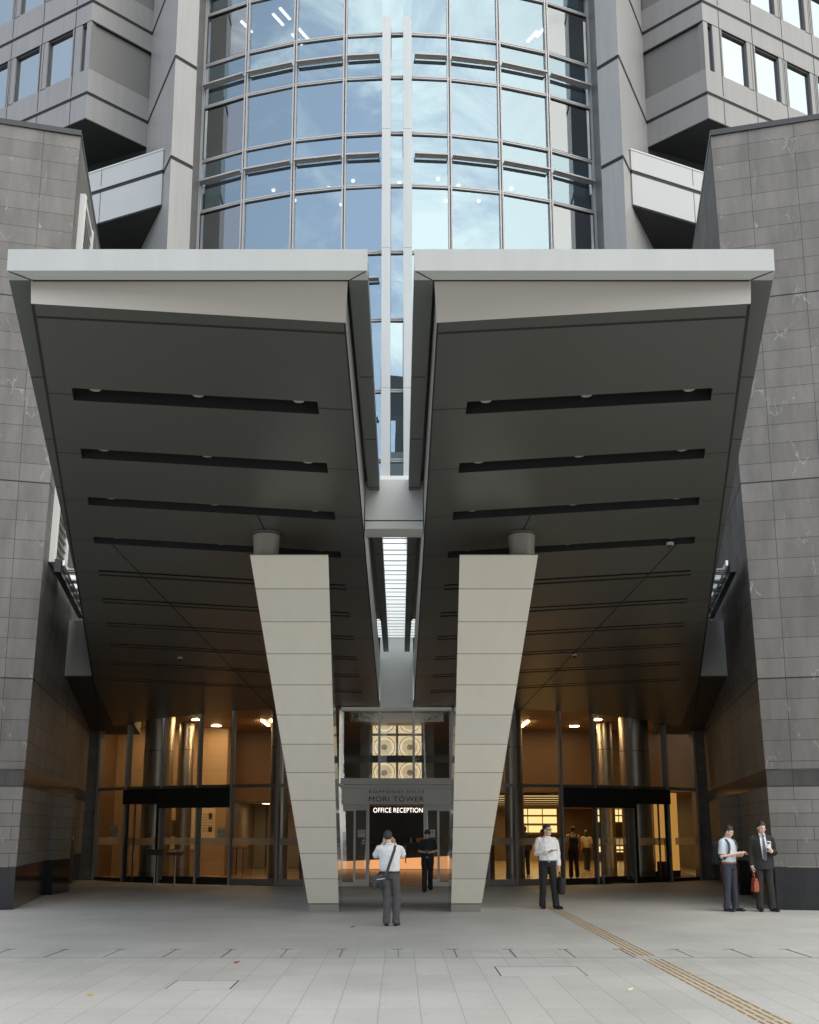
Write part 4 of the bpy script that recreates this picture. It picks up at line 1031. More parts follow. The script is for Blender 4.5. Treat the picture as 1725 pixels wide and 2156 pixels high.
for s in (-1, 1):
    side = 'left' if s < 0 else 'right'
    t = thing('glass_entrance_wall', f'curved steel framed glass entrance wall on the {side} side of the struts', 'glass wall', (s * 6.5, 33.5, 0), 'curved entrance glazing')
    for i, a in enumerate(BAYS[:-1]):
        b = MB(); zb_ = 0
        post(b, s * a, zb_, ZT, .085, .16, steel_d); post(b, s * a, zb_, ZT, .03, .05, mull_m, .10)
        part(b, 'mullion', t)
    for i in range(len(BAYS) - 1):
        a0, a1 = s * BAYS[i], s * BAYS[i + 1]
        b = MB(); hbar(b, a0, a1, ZD + .05, .10, .13, steel_d if i < 5 else steel); part(b, 'transom', t)
        b = MB(); hbar(b, a0, a1, ZT, .08, .13, dark_metal); part(b, 'head_rail', t)
        if i not in (1,): b = MB(); hbar(b, a0, a1, .10 if i >= 3 else .06, .18 if i >= 3 else .10, .10, dark_metal if i < 4 else steel); part(b, 'sill_rail', t)
    for i in range(len(BAYS) - 1):
        a0, a1 = s * BAYS[i], s * BAYS[i + 1]
        b = MB(); pane(b, a0, a1, ZD + .1, ZT - .04, gl_door, -.02); part(b, 'upper_pane', t)
        if i in (1, 2, 3):
            b = MB(); hbar(b, a0, a1, (ZD + ZH) / 2 + (.07 if i == 1 else 0), ZD - ZH - (.14 if i == 1 else 0), .34, dark_metal, .02); part(b, 'door_header', t)
        top = ZH if i in (1, 2, 3) else ZD
        if i == 0:
            b = MB(); pane(b, a0, a1, .1, top, gl_door, -.02); w = part(b, 'lower_pane', t)
            b = MB(); pane(b, a0, a1 + (a0 - a1) * .25, 1.17, 1.40, frost_m, -.028); sub(b, 'frosted_band', w, t)
        elif i == 1:        # hinged door with two long pull handles
            m_ = (a0 + a1) / 2
            b = MB(); pane(b, a0 + (a1 - a0) * .04, a1 - (a1 - a0) * .12, .05, ZH + .14, gl_door, -.02)
            w = part(b, 'hinged_door', t)
            b = MB(); post(b, a0 + (a1 - a0) * .03, .02, ZH + .14, .07, .06, dark_metal); post(b, a1 - (a1 - a0) * .10, .02, ZH + .14, .10, .06, dark_metal); post(b, a0 + (a1 - a0) * .26, .02, ZH + .14, .04, .05, steel_d)
            hbar(b, a0, a1, .09, .18, .06, dark_metal); sub(b, 'door_frame', w, t)
            b = MB(); handle(b, a0 + (a1 - a0) * .17, .15, 1.38); sub(b, 'handle', w, t)
            b = MB(); handle(b, a0 + (a1 - a0) * .33, .15, 1.38); sub(b, 'handle', w, t)
            b = MB(); pane(b, a0 + (a1 - a0) * .05, a1 - (a1 - a0) * .12, 1.17, 1.40, frost_m, -.028); sub(b, 'frosted_band', w, t)
        elif i in (2, 3):   # sliding leaves
            if s > 0 and i == 3: continue       # the open doorway
            b = MB(); pane(b, a0, a1, .1, ZH, gl_door, -.05); w = part(b, 'sliding_door', t)
            b = MB()
            post(b, a0 + (a1 - a0) * .05, .02, ZH, .06, .05, steel_d, -.04); post(b, a1 - (a1 - a0) * .05, .02, ZH, .06, .05, steel_d, -.04)
            if s > 0: post(b, a1 - (a1 - a0) * .14, .02, ZH, .07, .06, mull_m, .02); post(b, a0 + (a1 - a0) * .16, .02, ZH, .05, .05, steel_d, .0)
            hbar(b, a0, a1, .12, .20, .05, dark_metal, -.04); sub(b, 'door_frame', w, t)
            b = MB(); pane(b, a0, a1, 1.20, 1.41, frost_m, -.058); sub(b, 'frosted_band', w, t)
            if (s < 0 and i == 2) or (s > 0 and i == 2):
                b = MB(); no_entry_sticker(b, a0 + (a1 - a0) * (.72 if s < 0 else .72), 1.31, -.03); sub(b, 'sticker', w, t)
            if s < 0 and i == 3:
                b = MB(); aq = a1 - (a1 - a0) * .16; pane(b, aq - 1.15, aq + .05, 1.44, 1.68, paper, -.03)
                pane(b, aq - .45, aq - .2, 1.56, 1.62, MATS['yellow_leaf'], -.026); pane(b, aq - .95, aq - .8, 1.54, 1.63, ink, -.026); pane(b, aq - 1.0, aq - .2, 1.48, 1.49, ink, -.026); sub(b, 'notice', w, t)
        else:
            b = MB(); pane(b, a0, a1, .18, top, gl_door, -.02); w = part(b, 'lower_pane', t)
            b = MB(); pane(b, a0, a1, 1.20, 1.41, frost_m, -.028); sub(b, 'frosted_band', w, t)
    if s < 0:
        b = MB(); pane(b, -39.6, -38.1, 1.42, 1.78, paper, .01); part(b, 'paper_notice', t)

# ------------------------------------------------------------------ centre vestibule with the name sign
t = thing('entrance_vestibule', 'central glass vestibule with brushed steel name sign between the two struts', 'vestibule', (0, 32, 0))
YV = 32.0
def vb(name, *boxes):
    b = MB()
    for (x0, x1, y0, y1, z0, z1, m) in boxes: b.box(x0, x1, y0, y1, z0, z1, m)
    return part(b, name, t)
for s in (-1, 1):
    vb('jamb_post', *[tuple(sorted((s * 1.62, s * 1.76))) + (YV + .06, YV + .3, 0, 5.3, mirror)])
    vb('mullion', *[tuple(sorted((s * .49, s * .56))) + (YV - .02, YV + .12, 3.10, 5.3, sign_m)])
    b = MB(); b.face([(s * .56, YV + .05, 3.2), (s * 1.62, YV + .05, 3.2), (s * 1.62, YV + .05, 5.25), (s * .56, YV + .05, 5.25)], gl_vest); part(b, 'upper_pane', t)
b = MB(); b.face([(-.49, YV + .05, 3.2), (.49, YV + .05, 3.2), (.49, YV + .05, 5.25), (-.49, YV + .05, 5.25)], gl_vest); part(b, 'upper_pane', t)
vb('head_rail', (-1.7, 1.7, YV - .06, YV + .2, 5.25, 5.36, sign_m))
vb('transom', (-1.7, 1.7, YV - .05, YV + .15, 3.02, 3.20, sign_m), (-1.7, 1.7, YV - .10, YV + .10, 2.90, 3.0, white_m))
sg = vb('name_sign', (-1.66, 1.66, YV - .12, YV + .1, 2.42, 2.89, sign_m))
def split_words(me):
    xs = sorted(v.co.x for v in me.vertices); g = max(range(len(xs) - 1), key=lambda i: xs[i + 1] - xs[i]); cut = (xs[g] + xs[g + 1]) / 2
    out = []
    for keep in (True, False):
        m2 = me.copy(); bm = bmesh.new(); bm.from_mesh(m2)
        bmesh.ops.delete(bm, geom=[v for v in bm.verts if (v.co.x < cut) != keep], context='VERTS'); bm.to_mesh(m2); bm.free(); out.append(m2)
    return out
for body, z, size, wdt, sp in (('ROPPONGI HILLS', 2.785, .115, 1.66, 1.5), ('MORI TOWER', 2.565, .215, 1.66, 1.12)):
    me = text_mesh(body, size, ink, .004, wdt, sp)
    for me2 in split_words(me):
        o = bpy.data.objects.new('sign_lettering', me2); COL.objects.link(o); o.parent = sg; o.location = (0, YV - .126 - t.location.y, z)
for s in (-1, 1):
    sd = lambda x0, x1: tuple(sorted((s * x0, s * x1)))
    b = MB(); b.face([(s * 1.30, YV + .05, .05), (s * 1.62, YV + .05, .05), (s * 1.62, YV + .05, 2.42), (s * 1.30, YV + .05, 2.42)], gl_vest); w = part(b, 'side_pane', t)
    b = MB(); b.box(*sd(1.30, 1.62), YV + .02, YV + .08, 2.22, 2.42, sign_m); sub(b, 'pane_rail', w, t); b = MB(); b.box(*sd(1.30, 1.62), YV + .02, YV + .08, 0, .12, sign_m); sub(b, 'pane_rail', w, t)
    b = MB(); b.face([(s * .92, YV + .12, .2), (s * 1.24, YV + .12, .2), (s * 1.24, YV + .12, 2.24), (s * .92, YV + .12, 2.24)], gl_vest); w = part(b, 'sliding_door', t)
    b = MB(); b.box(*sd(1.235, 1.30), YV + .08, YV + .16, 0, 2.42, sign_m); b.box(*sd(.82, .92), YV + .09, YV + .15, 0, 2.42, white_m)
    b.box(*sd(.92, 1.235), YV + .09, YV + .15, 2.24, 2.42, white_m); b.box(*sd(.92, 1.235), YV + .09, YV + .15, 0, .20, white_m); sub(b, 'door_frame', w, t)
    b = MB(); x0, x1 = (-1.17, -.95) if s < 0 else (.95, 1.17)
    b.box(x0, x1, YV + .105, YV + .115, 1.44, 1.66, paper)
    cx = x0 + (.15 if s < 0 else .08)
    b.face([(cx - .035, YV + .103, 1.57), (cx + .035, YV + .103, 1.57), (cx, YV + .103, 1.63)], MATS['yellow_leaf'])
    b.box(x0 + (.05 if s < 0 else .13), x0 + (.065 if s < 0 else .145), YV + .103, YV + .106, 1.56, 1.63, ink); b.box(x0 + (.075 if s < 0 else .155), x0 + (.087 if s < 0 else .167), YV + .103, YV + .106, 1.57, 1.62, ink)
    b.box(x0 + .03, x1 - .03, YV + .103, YV + .106, 1.525, 1.53, frost_m); sub(b, 'notice', w, t)
    if s < 0:
        b = MB(); b.face([(-1.05, YV + .11, 1.31), (-.95, YV + .11, 1.31), (-1.0, YV + .11, 1.40)], paper); b.box(-1.06, -.94, YV + .105, YV + .112, 1.235, 1.27, paper); sub(b, 'sticker', w, t)
vb('ceiling', (-1.7, 1.7, YV + .3, 36.5, 2.45, 2.50, black_w))

# ================================================================== LOBBY
t = thing('lobby_shell', 'warm brown lobby interior of walls and ceiling behind the glass entrance', 'lobby', (0, 45, 0))
b = MB(); arc = [ep(a, 0, -.15)[:2] for a in range(-43, 44, 4)]
b.prism(arc + [(13.5, 62), (-13.5, 62)], 5.46, 5.6, wood_c); part(b, 'ceiling', t)
b = MB(); b.box(-10.6, -6.42, 39.6, 39.9, 0, 5.46, beige); b.box(-13.0, -10.6, 37.0, 39.9, 0, 5.46, brown_w); b.box(-6.62, -6.42, 39.9, 47.5, 0, 5.46, beige); part(b, 'stone_wall_panel', t)
b = MB(); b.box(-6.42, -3.2, 47.5, 47.7, 0, 2.9, pale_w); b.box(-6.42, -3.2, 41.2, 41.5, 2.75, 5.46, brown_w); b.box(-3.3, -3.0, 36.0, 48.0, 0, 5.46, brown_w); b.box(-6.42, -3.3, 41.5, 47.5, 2.75, 2.8, pale_w)
b.box(-6.9 + 1.0, -5.84, 47.46, 47.5, 0, 2.75, brown_w); b.box(-3.9, -3.84, 47.46, 47.5, 0, 2.75, brown_w); part(b, 'corridor_wall', t)
b = MB(); b.box(3.0, 3.3, 36.0, 52, 0, 5.46, brown_w); b.box(3.3, 13.5, 58.0, 58.3, 0, 5.46, brown_w); b.box(12.6, 12.9, 38, 58, 0, 5.46, brown_w); b.box(3.3, 12.6, 41.0, 41.3, 3.1, 5.46, brown_w)
part(b, 'hall_wall', t)
b = MB(); b.box(-3.0, 3.0, 47.6, 47.9, 0, 5.46, black_w); part(b, 'reception_wall', t)
b = MB(); b.box(-13.4, 13.4, 61.9, 62.2, 0, 5.5, brown_w); b.box(-13.5, -13.2, 37, 62, 0, 5.5, brown_w); b.box(13.2, 13.5, 37, 62, 0, 5.5, brown_w); part(b, 'back_wall', t)
# amber backlit screen behind the last bay on the right
t = thing('amber_screen', 'amber backlit wall screen behind the rightmost pane of the glass entrance', 'backlit screen', (9.9, 36.4, 0))
b = MB(); b.face([ep(37.2, .3, -.7), ep(42.5, .3, -.7), ep(42.5, 2.9, -.7), ep(37.2, 2.9, -.7)], amber_p); part(b, 'lit_face', t)
b = MB(); b.beam(ep(37.0, .15, -.75), ep(42.6, .15, -.75), .1, .3, black_w); part(b, 'base', t)
b = MB(); p = ep(38.2, .45, -.55); b.box(p[0] - .25, p[0] + .25, p[1] - .02, p[1], .12, .62, plain('red_board', (0.16, 0.02, 0.015), 0.5)); tag(b.build('red_board', loc=(p[0], p[1], 0.1)), 'small dark red board on the floor behind the rightmost glass pane', 'board')
# brushed steel lobby columns
def lobby_col(x, y, r, label, zc=4.25):
    t = thing('steel_column', label, 'column', (x, y, 0), 'round steel lobby columns')
    b = MB(); b.tube([(x, y, .32), (x, y, zc)], r, mirror_b, n=40); part(b, 'shaft', t)
    b = MB(); b.tube([(x, y, zc + .02), (x, y, 5.46)], r * .985, mirror_b, n=40); b.tube([(x, y, zc), (x, y, zc + .02)], r * .97, joint_m, n=40); part(b, 'head', t)
    b = MB(); b.tube([(x, y, 0), (x, y, .32)], r * 1.02, steel, n=40); part(b, 'base', t)
mirror_b = plain('column_steel', (0.50, 0.48, 0.44), 0.36, 1.0, var=0.03)
lobby_col(-8.05, 35.45, .50, 'thick brushed steel column behind the glass at the far left')
lobby_col(-3.75, 33.7, .30, 'slim brushed steel column behind the glass beside the left strut')
lobby_col(8.05, 35.45, .50, 'thick brushed steel column behind the glass at the far right')
lobby_col(3.75, 33.7, .30, 'slim brushed steel column behind the glass beside the right strut')
lobby_col(-7.7, 38.2, .28, 'slim brushed steel column standing deeper in the left lobby', 4.5)
lobby_col(7.55, 38.0, .28, 'slim brushed steel column standing deeper in the right lobby', 4.5)
# posters on the left stone wall
def poster(x0, x1, z0, z1, y, label, kind):
    t = thing('wall_poster', label, 'poster', ((x0 + x1) / 2, y, z0), 'notices on the left lobby wall')
    b = MB(); b.box(x0, x1, y - .03, y, z0, z1, cream); part(b, 'board', t)
    b = MB()
    if kind == 0:
        for k in range(16):
            zz = z1 - .08 - k * (z1 - z0 - .14) / 16; b.box(x0 + .06, x1 - .08 - .25 * random.random(), y - .034, y - .031, zz - .018, zz, tan_ink)
    elif kind == 1:
        for k in range(7): b.box(x0 + .10, x0 + .55, y - .034, y - .031, z1 - .35 - k * .10, z1 - .32 - k * .10, tan_ink)
        b.box(x1 - .24, x1 - .10, y - .034, y - .031, z1 - .50, z1 - .28, ink); b.box(x1 - .24, x1 - .10, y - .034, y - .031, z0 + .22, z0 + .42, ink)
    else:
        for k in range(3): b.box(x0 + .05, x1 - .05, y - .034, y - .031, z1 - .1 - k * .11, z1 - .05 - k * .11, tan_ink)
    part(b, 'print', t)
cream = plain('cream_board', (0.74, 0.62, 0.42), 0.6, var=0.03); tan_ink = plain('tan_print', (0.42, 0.31, 0.18), 0.6, var=0.05)
poster(-8.75, -7.50, .95, 2.55, 39.58, 'large directory board of fine lines on the left lobby wall', 0)
poster(-7.38, -6.80, 1.35, 2.55, 39.58, 'tall cream notice with two black pictures on the left lobby wall', 1)
tb_ = MB(); tb_.box(-8.6, -7.5, 38.2, 38.24, 1.42, 2.0, plain('olive_panel', (0.26, 0.19, 0.09), 0.5)); tb_.box(-8.58, -8.54, 38.2, 38.24, 0, 1.42, steel_d); tb_.box(-7.56, -7.52, 38.2, 38.24, 0, 1.42, steel_d)
tag(tb_.build('standing_board', loc=(-7.75, 38.2, 0)), 'olive board on two thin legs standing inside the left lobby', 'board')
def tall_table(x, y, label):
    t = thing('tall_table', label, 'table', (x, y, 0))
    b = MB(); b.hexa([(x - .28, y - .18, .98), (x + .28, y - .18, .98), (x + .28, y + .18, 1.06), (x - .28, y + .18, 1.06), (x - .28, y - .18, 1.03), (x + .28, y - .18, 1.03), (x + .28, y + .18, 1.12), (x - .28, y + .18, 1.12)], brown_w); part(b, 'top', t)
    for xx in (-.12, .12): b = MB(); b.tube([(x + xx, y, 0), (x + xx, y, 1.0)], .02, dark_metal, n=8); part(b, 'leg', t)
tall_table(-5.75, 39.0, 'slim two legged stand inside the lobby beside the left corridor')
# luminous ceiling of the right hall and its yellow backlit wall
t = thing('luminous_ceiling', 'glowing yellow slatted ceiling in the right hall', 'ceiling lights', (6, 45, 3.2))
cz = lambda y: 3.06 - .020 * (y - 41.4)
for k in range(8):
    y = 41.7 + k * 1.9
    b = MB(); b.hexa([(3.6, y, cz(y) - .03), (8.9, y, cz(y) - .03), (8.9, y + 1.35, cz(y + 1.35) - .03), (3.6, y + 1.35, cz(y + 1.35) - .03), (3.6, y, cz(y)), (8.9, y, cz(y)), (8.9, y + 1.35, cz(y + 1.35)), (3.6, y + 1.35, cz(y + 1.35))], warm_s); part(b, 'light_panel', t)
    b = MB(); b.box(3.5, 9.0, y - .06, y - .01, cz(y) - .085, cz(y) + .02, brown_w); part(b, 'fin', t)
b = MB(); b.hexa([(3.3, 41.3, cz(41.3) + .02), (12.6, 41.3, cz(41.3) + .02), (12.6, 58, cz(58) + .02), (3.3, 58, cz(58) + .02), (3.3, 41.3, 3.2), (12.6, 41.3, 3.2), (12.6, 58, 3.2), (3.3, 58, 3.2)], wood_c)
part(b, 'slatted_frame', t)
t = thing('backlit_shelf_wall', 'yellow backlit panel wall in a dark grid at the rear of the right hall', 'backlit wall', (6, 57.9, 0))
def lit(x0, x1, z0, z1):
    b = MB(); b.box(x0, x1, 57.80, 57.84, z0, z1, yel_p); part(b, 'lit_panel', t)
for (x0, x1) in ((6.30, 7.06), (7.12, 7.86), (7.92, 8.66)):
    for (z0, z1) in ((1.50, 1.86), (1.98, 2.34), (2.44, 2.76)): lit(x0, x1, z0, z1)
for (x0, x1) in ((10.75, 11.40), (11.46, 12.02), (12.08, 12.5)):
    for (z0, z1) in ((.45, .75), (.85, 1.15), (2.06, 2.36), (2.44, 2.72)): lit(x0, x1, z0, z1)
b = MB(); b.box(3.3, 12.6, 57.85, 57.95, 0, 3.2, brown_w); b.box(6.2, 12.6, 57.5, 57.85, 1.38, 1.46, brown_w); b.box(6.2, 8.8, 57.3, 57.85, 0, .95, beige); part(b, 'backing', t)
t = thing('hall_desk', 'dark narrow desk on thin legs inside the right doorway', 'desk', (9.0, 44, 0))
b = MB(); b.box(8.5, 9.9, 43.8, 44.2, .80, .86, dark_metal); part(b, 'top', t)
for x in (8.55, 9.85): b = MB(); b.box(x - .03, x + .03, 43.85, 44.15, 0, .8, dark_metal); part(b, 'leg', t)
# lobby lamps
def lamp(x, y, z, r, label, mat=None, grp='lobby ceiling lamps'):
    t = thing('ceiling_lamp', label, 'ceiling lamp', (x, y, z), grp)
    b = MB(); b.tube([(x, y, z - .01), (x, y, z + .03)], r * 1.15, steel_d, n=16); part(b, 'ring', t)
    b = MB(); b.tube([(x, y, z - .02), (x, y, z - .012)], r, mat or warm_l, n=16); part(b, 'lens', t)
lamp(-7.0, 36.4, 5.45, .17, 'round lamp in the lobby ceiling nearest the far left steel column')
lamp(-6.7, 38.6, 5.45, .17, 'round lamp in the lobby ceiling just before the left stone wall')
lamp(-9.0, 38.4, 5.45, .17, 'round lamp in the far left corner of the lobby ceiling')
lamp(7.0, 36.4, 5.45, .17, 'round lamp in the lobby ceiling nearest the far right steel column')
lamp(6.6, 38.8, 5.45, .17, 'round lamp in the lobby ceiling of the right hall front')
lamp(10.2, 38.6, 5.45, .17, 'round lamp in the far right corner of the lobby ceiling')
for (x, y, lb) in ((-4.6, 37.6, 'pair of slim lit bars in the ceiling above the left corridor'), (4.5, 38.0, 'pair of slim lit bars in the ceiling above the right hall entrance')):
    t = thing('strip_lamp', lb, 'strip lamp', (x, y, 5.44), 'slim lit bars in the lobby ceiling')
    for k in (-.16, .16): b = MB(); b.box(x + k - .035, x + k + .035, y - 1.0, y + 1.0, 5.425, 5.455, warm_l); part(b, 'tube', t)
lamp(-5.2, 44.5, 2.74, .5, 'wide lamp in the low ceiling of the pale left corridor', emit('corridor_lamp', (1.0, .80, .5), 5.0))
lamp(0.0, 41.5, 5.45, .22, 'round lamp above the reception desk')
# backlit stone panels
t = thing('onyx_wall', 'six glowing square onyx panels with round discs hung above the reception', 'backlit panels', (0, 38.8, 4.5))
for cx in (-.475, .475):
    for cz in (3.72, 4.66, 5.60):
        b = MB(); b.uo = Vector((-7, 0, -3)); y = 38.8
        b.box(cx - .43, cx + .43, y, y + .06, cz - .42, cz + .42, onyx); w = part(b, 'square', t)
        b = MB(); n = 40
        ring = lambda r, yy: [(cx + r * math.cos(2 * math.pi * k / n), yy, cz + r * math.sin(2 * math.pi * k / n)) for k in range(n)]
        o1, o2, o3 = ring(.395, y - .012), ring(.375, y - .012), ring(.36, y - .010)
        for k in range(n): b.face([o1[k], o1[(k + 1) % n], o2[(k + 1) % n], o2[k]], steel_d)
        sub(b, 'rim', w, t)
        b = MB()
        rr = [.355, .345, .32, .28, .23, .17, .11, .06]; mt = [onyx_r, onyx, onyx, onyx_d, onyx_d, onyx_d, onyx_h, onyx_h]
        for q in range(len(rr)):
            a_, c_ = ring(rr[q], y - .014 - q * .004), (ring(rr[q + 1], y - .018 - q * .004) if q + 1 < len(rr) else None)
            if c_:
                for k in range(n): b.face([a_[k], a_[(k + 1) % n], c_[(k + 1) % n], c_[k]], mt[q])
            else: b.face(a_, mt[q])
        sub(b, 'disc', w, t)
        b = MB()
        for (dx, dz) in ((0, .41), (0, -.41), (.41, 0), (-.41, 0)): b.box(cx + dx - (.008 if dx == 0 else .02), cx + dx + (.008 if dx == 0 else .02), y - .02, y - .002, cz + dz - (.008 if dz == 0 else .02), cz + dz + (.008 if dz == 0 else .02), onyx_r)
        sub(b, 'lit_tick', w, t)
b = MB(); b.box(-1.0, 1.0, 38.87, 38.95, 3.2, 6.1, steel_d); part(b, 'frame', t)
for s in (-1, 1):
    b = MB(); b.box(*sorted((s * 1.02, s * 1.36)), 38.7, 38.95, 2.5, 5.46, mull_m); part(b, 'side_post', t)
bm_ = MB(); bm_.box(-3, 3, 37.9, 38.1, 4.04, 4.30, plain('green_glass_beam', (0.05, 0.065, 0.055), 0.2)); tag(bm_.build('glass_balustrade_beam', loc=(0, 38, 4)), 'dark green beam crossing in front of the glowing onyx panels', 'beam')
# reception
t = thing('reception_desk', 'long black reception desk with glowing curved orange base', 'desk', (0, 46, 0))
b = MB(); b.box(-2.9, 2.9, 45.6, 46.5, 1.04, 1.10, black_w); b.box(-2.9, 2.9, 45.9, 46.4, .35, 1.04, black_w); part(b, 'counter', t)
b = MB(); n = 12
for k in range(n):
    xa, xb = -2.9 + 5.8 * k / n, -2.9 + 5.8 * (k + 1) / n
    za, zb2 = .30 + .28 * k / n, .30 + .28 * (k + 1) / n
    b.face([(xa, 45.2, .02), (xb, 45.2, .02), (xb, 45.55, zb2), (xa, 45.55, za)], tan_l)
part(b, 'glowing_base', t)
for k in (-1.2, -.4, .35, 1.4): b = MB(); b.tube([(k, 45.4, 0), (k, 45.4, 1.04)], .025, steel_d, n=8); part(b, 'leg', t)
me = text_mesh('OFFICE RECEPTION', .30, white_l, .006, 2.22, 1.04, .0)
o = bpy.data.objects.new('reception_sign', me); COL.objects.link(o); o.location = (0.02, 47.56, 2.50)
tag(o, 'white lit OFFICE RECEPTION letters on the black wall behind the desk', 'lit sign')
t = thing('sanitizer_bottle', 'small pump bottle on the black reception desk', 'bottle', (.58, 45.9, 1.10))
b = MB(); b.tube([(.58, 45.9, 1.10), (.58, 45.9, 1.27), (.58, 45.9, 1.30)], [.05, .05, .02], tan_p := plain('tan_plastic', (.6, .34, .15), .5), n=14); part(b, 'body', t)
b = MB(); b.tube([(.58, 45.9, 1.30), (.58, 45.9, 1.37)], .012, tan_p, n=8); b.box(.55, .60, 45.88, 45.92, 1.36, 1.38, tan_p); part(b, 'pump', t)
t = thing('desk_card', 'tan folded card standing on the black reception desk', 'card', (.97, 45.9, 1.10))
b = MB(); b.hexa([(.82, 45.8, 1.10), (1.14, 45.8, 1.10), (1.14, 45.82, 1.10), (.82, 45.82, 1.10), (.83, 45.88, 1.30), (1.13, 45.88, 1.30), (1.13, 45.9, 1.30), (.83, 45.9, 1.30)], tan_p); part(b, 'front', t)
b = MB(); b.hexa([(.82, 46.0, 1.10), (1.14, 46.0, 1.10), (1.14, 46.02, 1.10), (.82, 46.02, 1.10), (.83, 45.905, 1.30), (1.13, 45.905, 1.30), (1.13, 45.92, 1.30), (.83, 45.92, 1.30)], tan_p); part(b, 'back', t)
# two door touch posts outside the left doors
def touch_post(x, y, label):
    t = thing('touch_post', label, 'post', (x, y, 0), 'slim posts outside the left doors')
    b = MB(); b.tube([(x, y, .01), (x, y, .92)], .028, steel, n=14); b.tube([(x, y, 0), (x, y, .012)], .09, steel, n=18); part(b, 'stem', t)
    b = MB(); b.hexa([(x - .23, y - .16, .90), (x + .23, y - .16, .90), (x + .23, y + .16, .96), (x - .23, y + .16, .96), (x - .23, y - .16, .99), (x + .23, y - .16, .99), (x + .23, y + .16, 1.07), (x - .23, y + .16, 1.07)], dark_metal); part(b, 'head', t)
touch_post(-7.36, 32.5, 'slim steel post with black angled head, left of the pair outside the doors')
touch_post(-6.70, 32.3, 'slim steel post with black angled head, right of the pair outside the doors')
# ================================================================== PEOPLE
skin = plain('skin', (0.74, 0.50, 0.38), 0.5, var=0.05, vscale=8)
skin_w = plain('skin_warm', (0.42, 0.24, 0.15), 0.5, var=0.05, vscale=8)
hair_m = plain('black_hair', (0.026, 0.023, 0.021), 0.36, var=0.3, vscale=30, bump=0.6, bscale=90)
hair_g = plain('greying_hair', (0.042, 0.039, 0.037), 0.5, var=0.35, vscale=40, bump=0.6, bscale=90)
eye_m = plain('eye', (0.02, 0.015, 0.012), 0.3)
lip_m = plain('lip', (0.36, 0.16, 0.12), 0.5)
sh_white = plain('white_shirt', (0.86, 0.87, 0.89), 0.8, var=0.04, vscale=5, bump=0.15, bscale=25)
sh_blue = plain('pale_blue_shirt', (0.56, 0.62, 0.70), 0.8, var=0.05, vscale=5, bump=0.15, bscale=25)
sh_black = plain('black_shirt', (0.018, 0.018, 0.024), 0.8, var=0.15, vscale=6, bump=0.15, bscale=25)
sh_beige = plain('beige_shirt', (0.50, 0.40, 0.28), 0.8, var=0.08, vscale=5, bump=0.15, bscale=25)
sh_grey = plain('grey_shirt', (0.30, 0.30, 0.29), 0.8, var=0.08, vscale=5)
tr_grey = plain('grey_trousers', (0.085, 0.083, 0.088), 0.85, var=0.1, vscale=6, bump=0.15, bscale=25)
tr_black = plain('black_trousers', (0.016, 0.016, 0.018), 0.85, var=0.12, vscale=6, bump=0.15, bscale=25)
tr_navy = plain('navy_trousers', (0.035, 0.04, 0.055), 0.85, var=0.12, vscale=6, bump=0.15, bscale=25)
suit_m = plain('charcoal_suit', (0.024, 0.023, 0.022), 0.85, var=0.12, vscale=6, bump=0.15, bscale=25)
tie_m = plain('slate_tie', (0.10, 0.12, 0.17), 0.6, var=0.1, vscale=20)
shoe_m = plain('black_shoe', (0.012, 0.012, 0.012), 0.25, var=0.1)
belt_b = plain('brown_belt', (0.20, 0.06, 0.025), 0.4, var=0.1)
belt_k = plain('black_belt', (0.015, 0.015, 0.015), 0.4, var=0.1)
bag_k = plain('black_bag_fabric', (0.02, 0.02, 0.022), 0.75, var=0.15, vscale=8, bump=0.2, bscale=50)
bag_g = plain('grey_bag_fabric', (0.06, 0.06, 0.065), 0.8, var=0.12, vscale=8, bump=0.2, bscale=50)
bag_r = plain('red_leather', (0.36, 0.07, 0.035), 0.4, var=0.12, vscale=8)
bag_o = plain('tan_tote', (0.42, 0.17, 0.05), 0.6, var=0.1, vscale=8)
phone_m = plain('phone_black', (0.01, 0.01, 0.012), 0.2)
phone_w = plain('phone_white', (0.72, 0.70, 0.68), 0.3)

def blob(name, mb, voxel, mat, parent, smooth=4, wrinkle=0.0, wsc=(9, 9, 5), seed=0.0):
    me = mb.mesh(name)
    o = bpy.data.objects.new(name, me); COL.objects.link(o)
    r = o.modifiers.new('r', 'REMESH'); r.mode = 'VOXEL'; r.voxel_size = voxel; r.use_smooth_shade = True
    s_ = o.modifiers.new('s', 'SMOOTH'); s_.iterations = smooth; s_.factor = 0.5
    dg = bpy.context.evaluated_depsgraph_get(); dg.update()
    m2 = bpy.data.meshes.new_from_object(o.evaluated_get(dg)); o.modifiers.clear(); o.data = m2; bpy.data.meshes.remove(me)
    m2.name = name
    if wrinkle:
        for v in m2.vertices:
            q = Vector((v.co.x * wsc[0], v.co.y * wsc[1], v.co.z * wsc[2])) + Vector((seed, seed * .7, 0))
            k = noise.noise(q) + .5 * noise.noise(q * 2.1)
            v.co += v.normal * wrinkle * k
    m2.materials.clear(); m2.materials.append(mat)
    for p in m2.polygons: p.use_smooth = True; p.material_index = 0
    if parent is not None: o.parent = parent
    return o
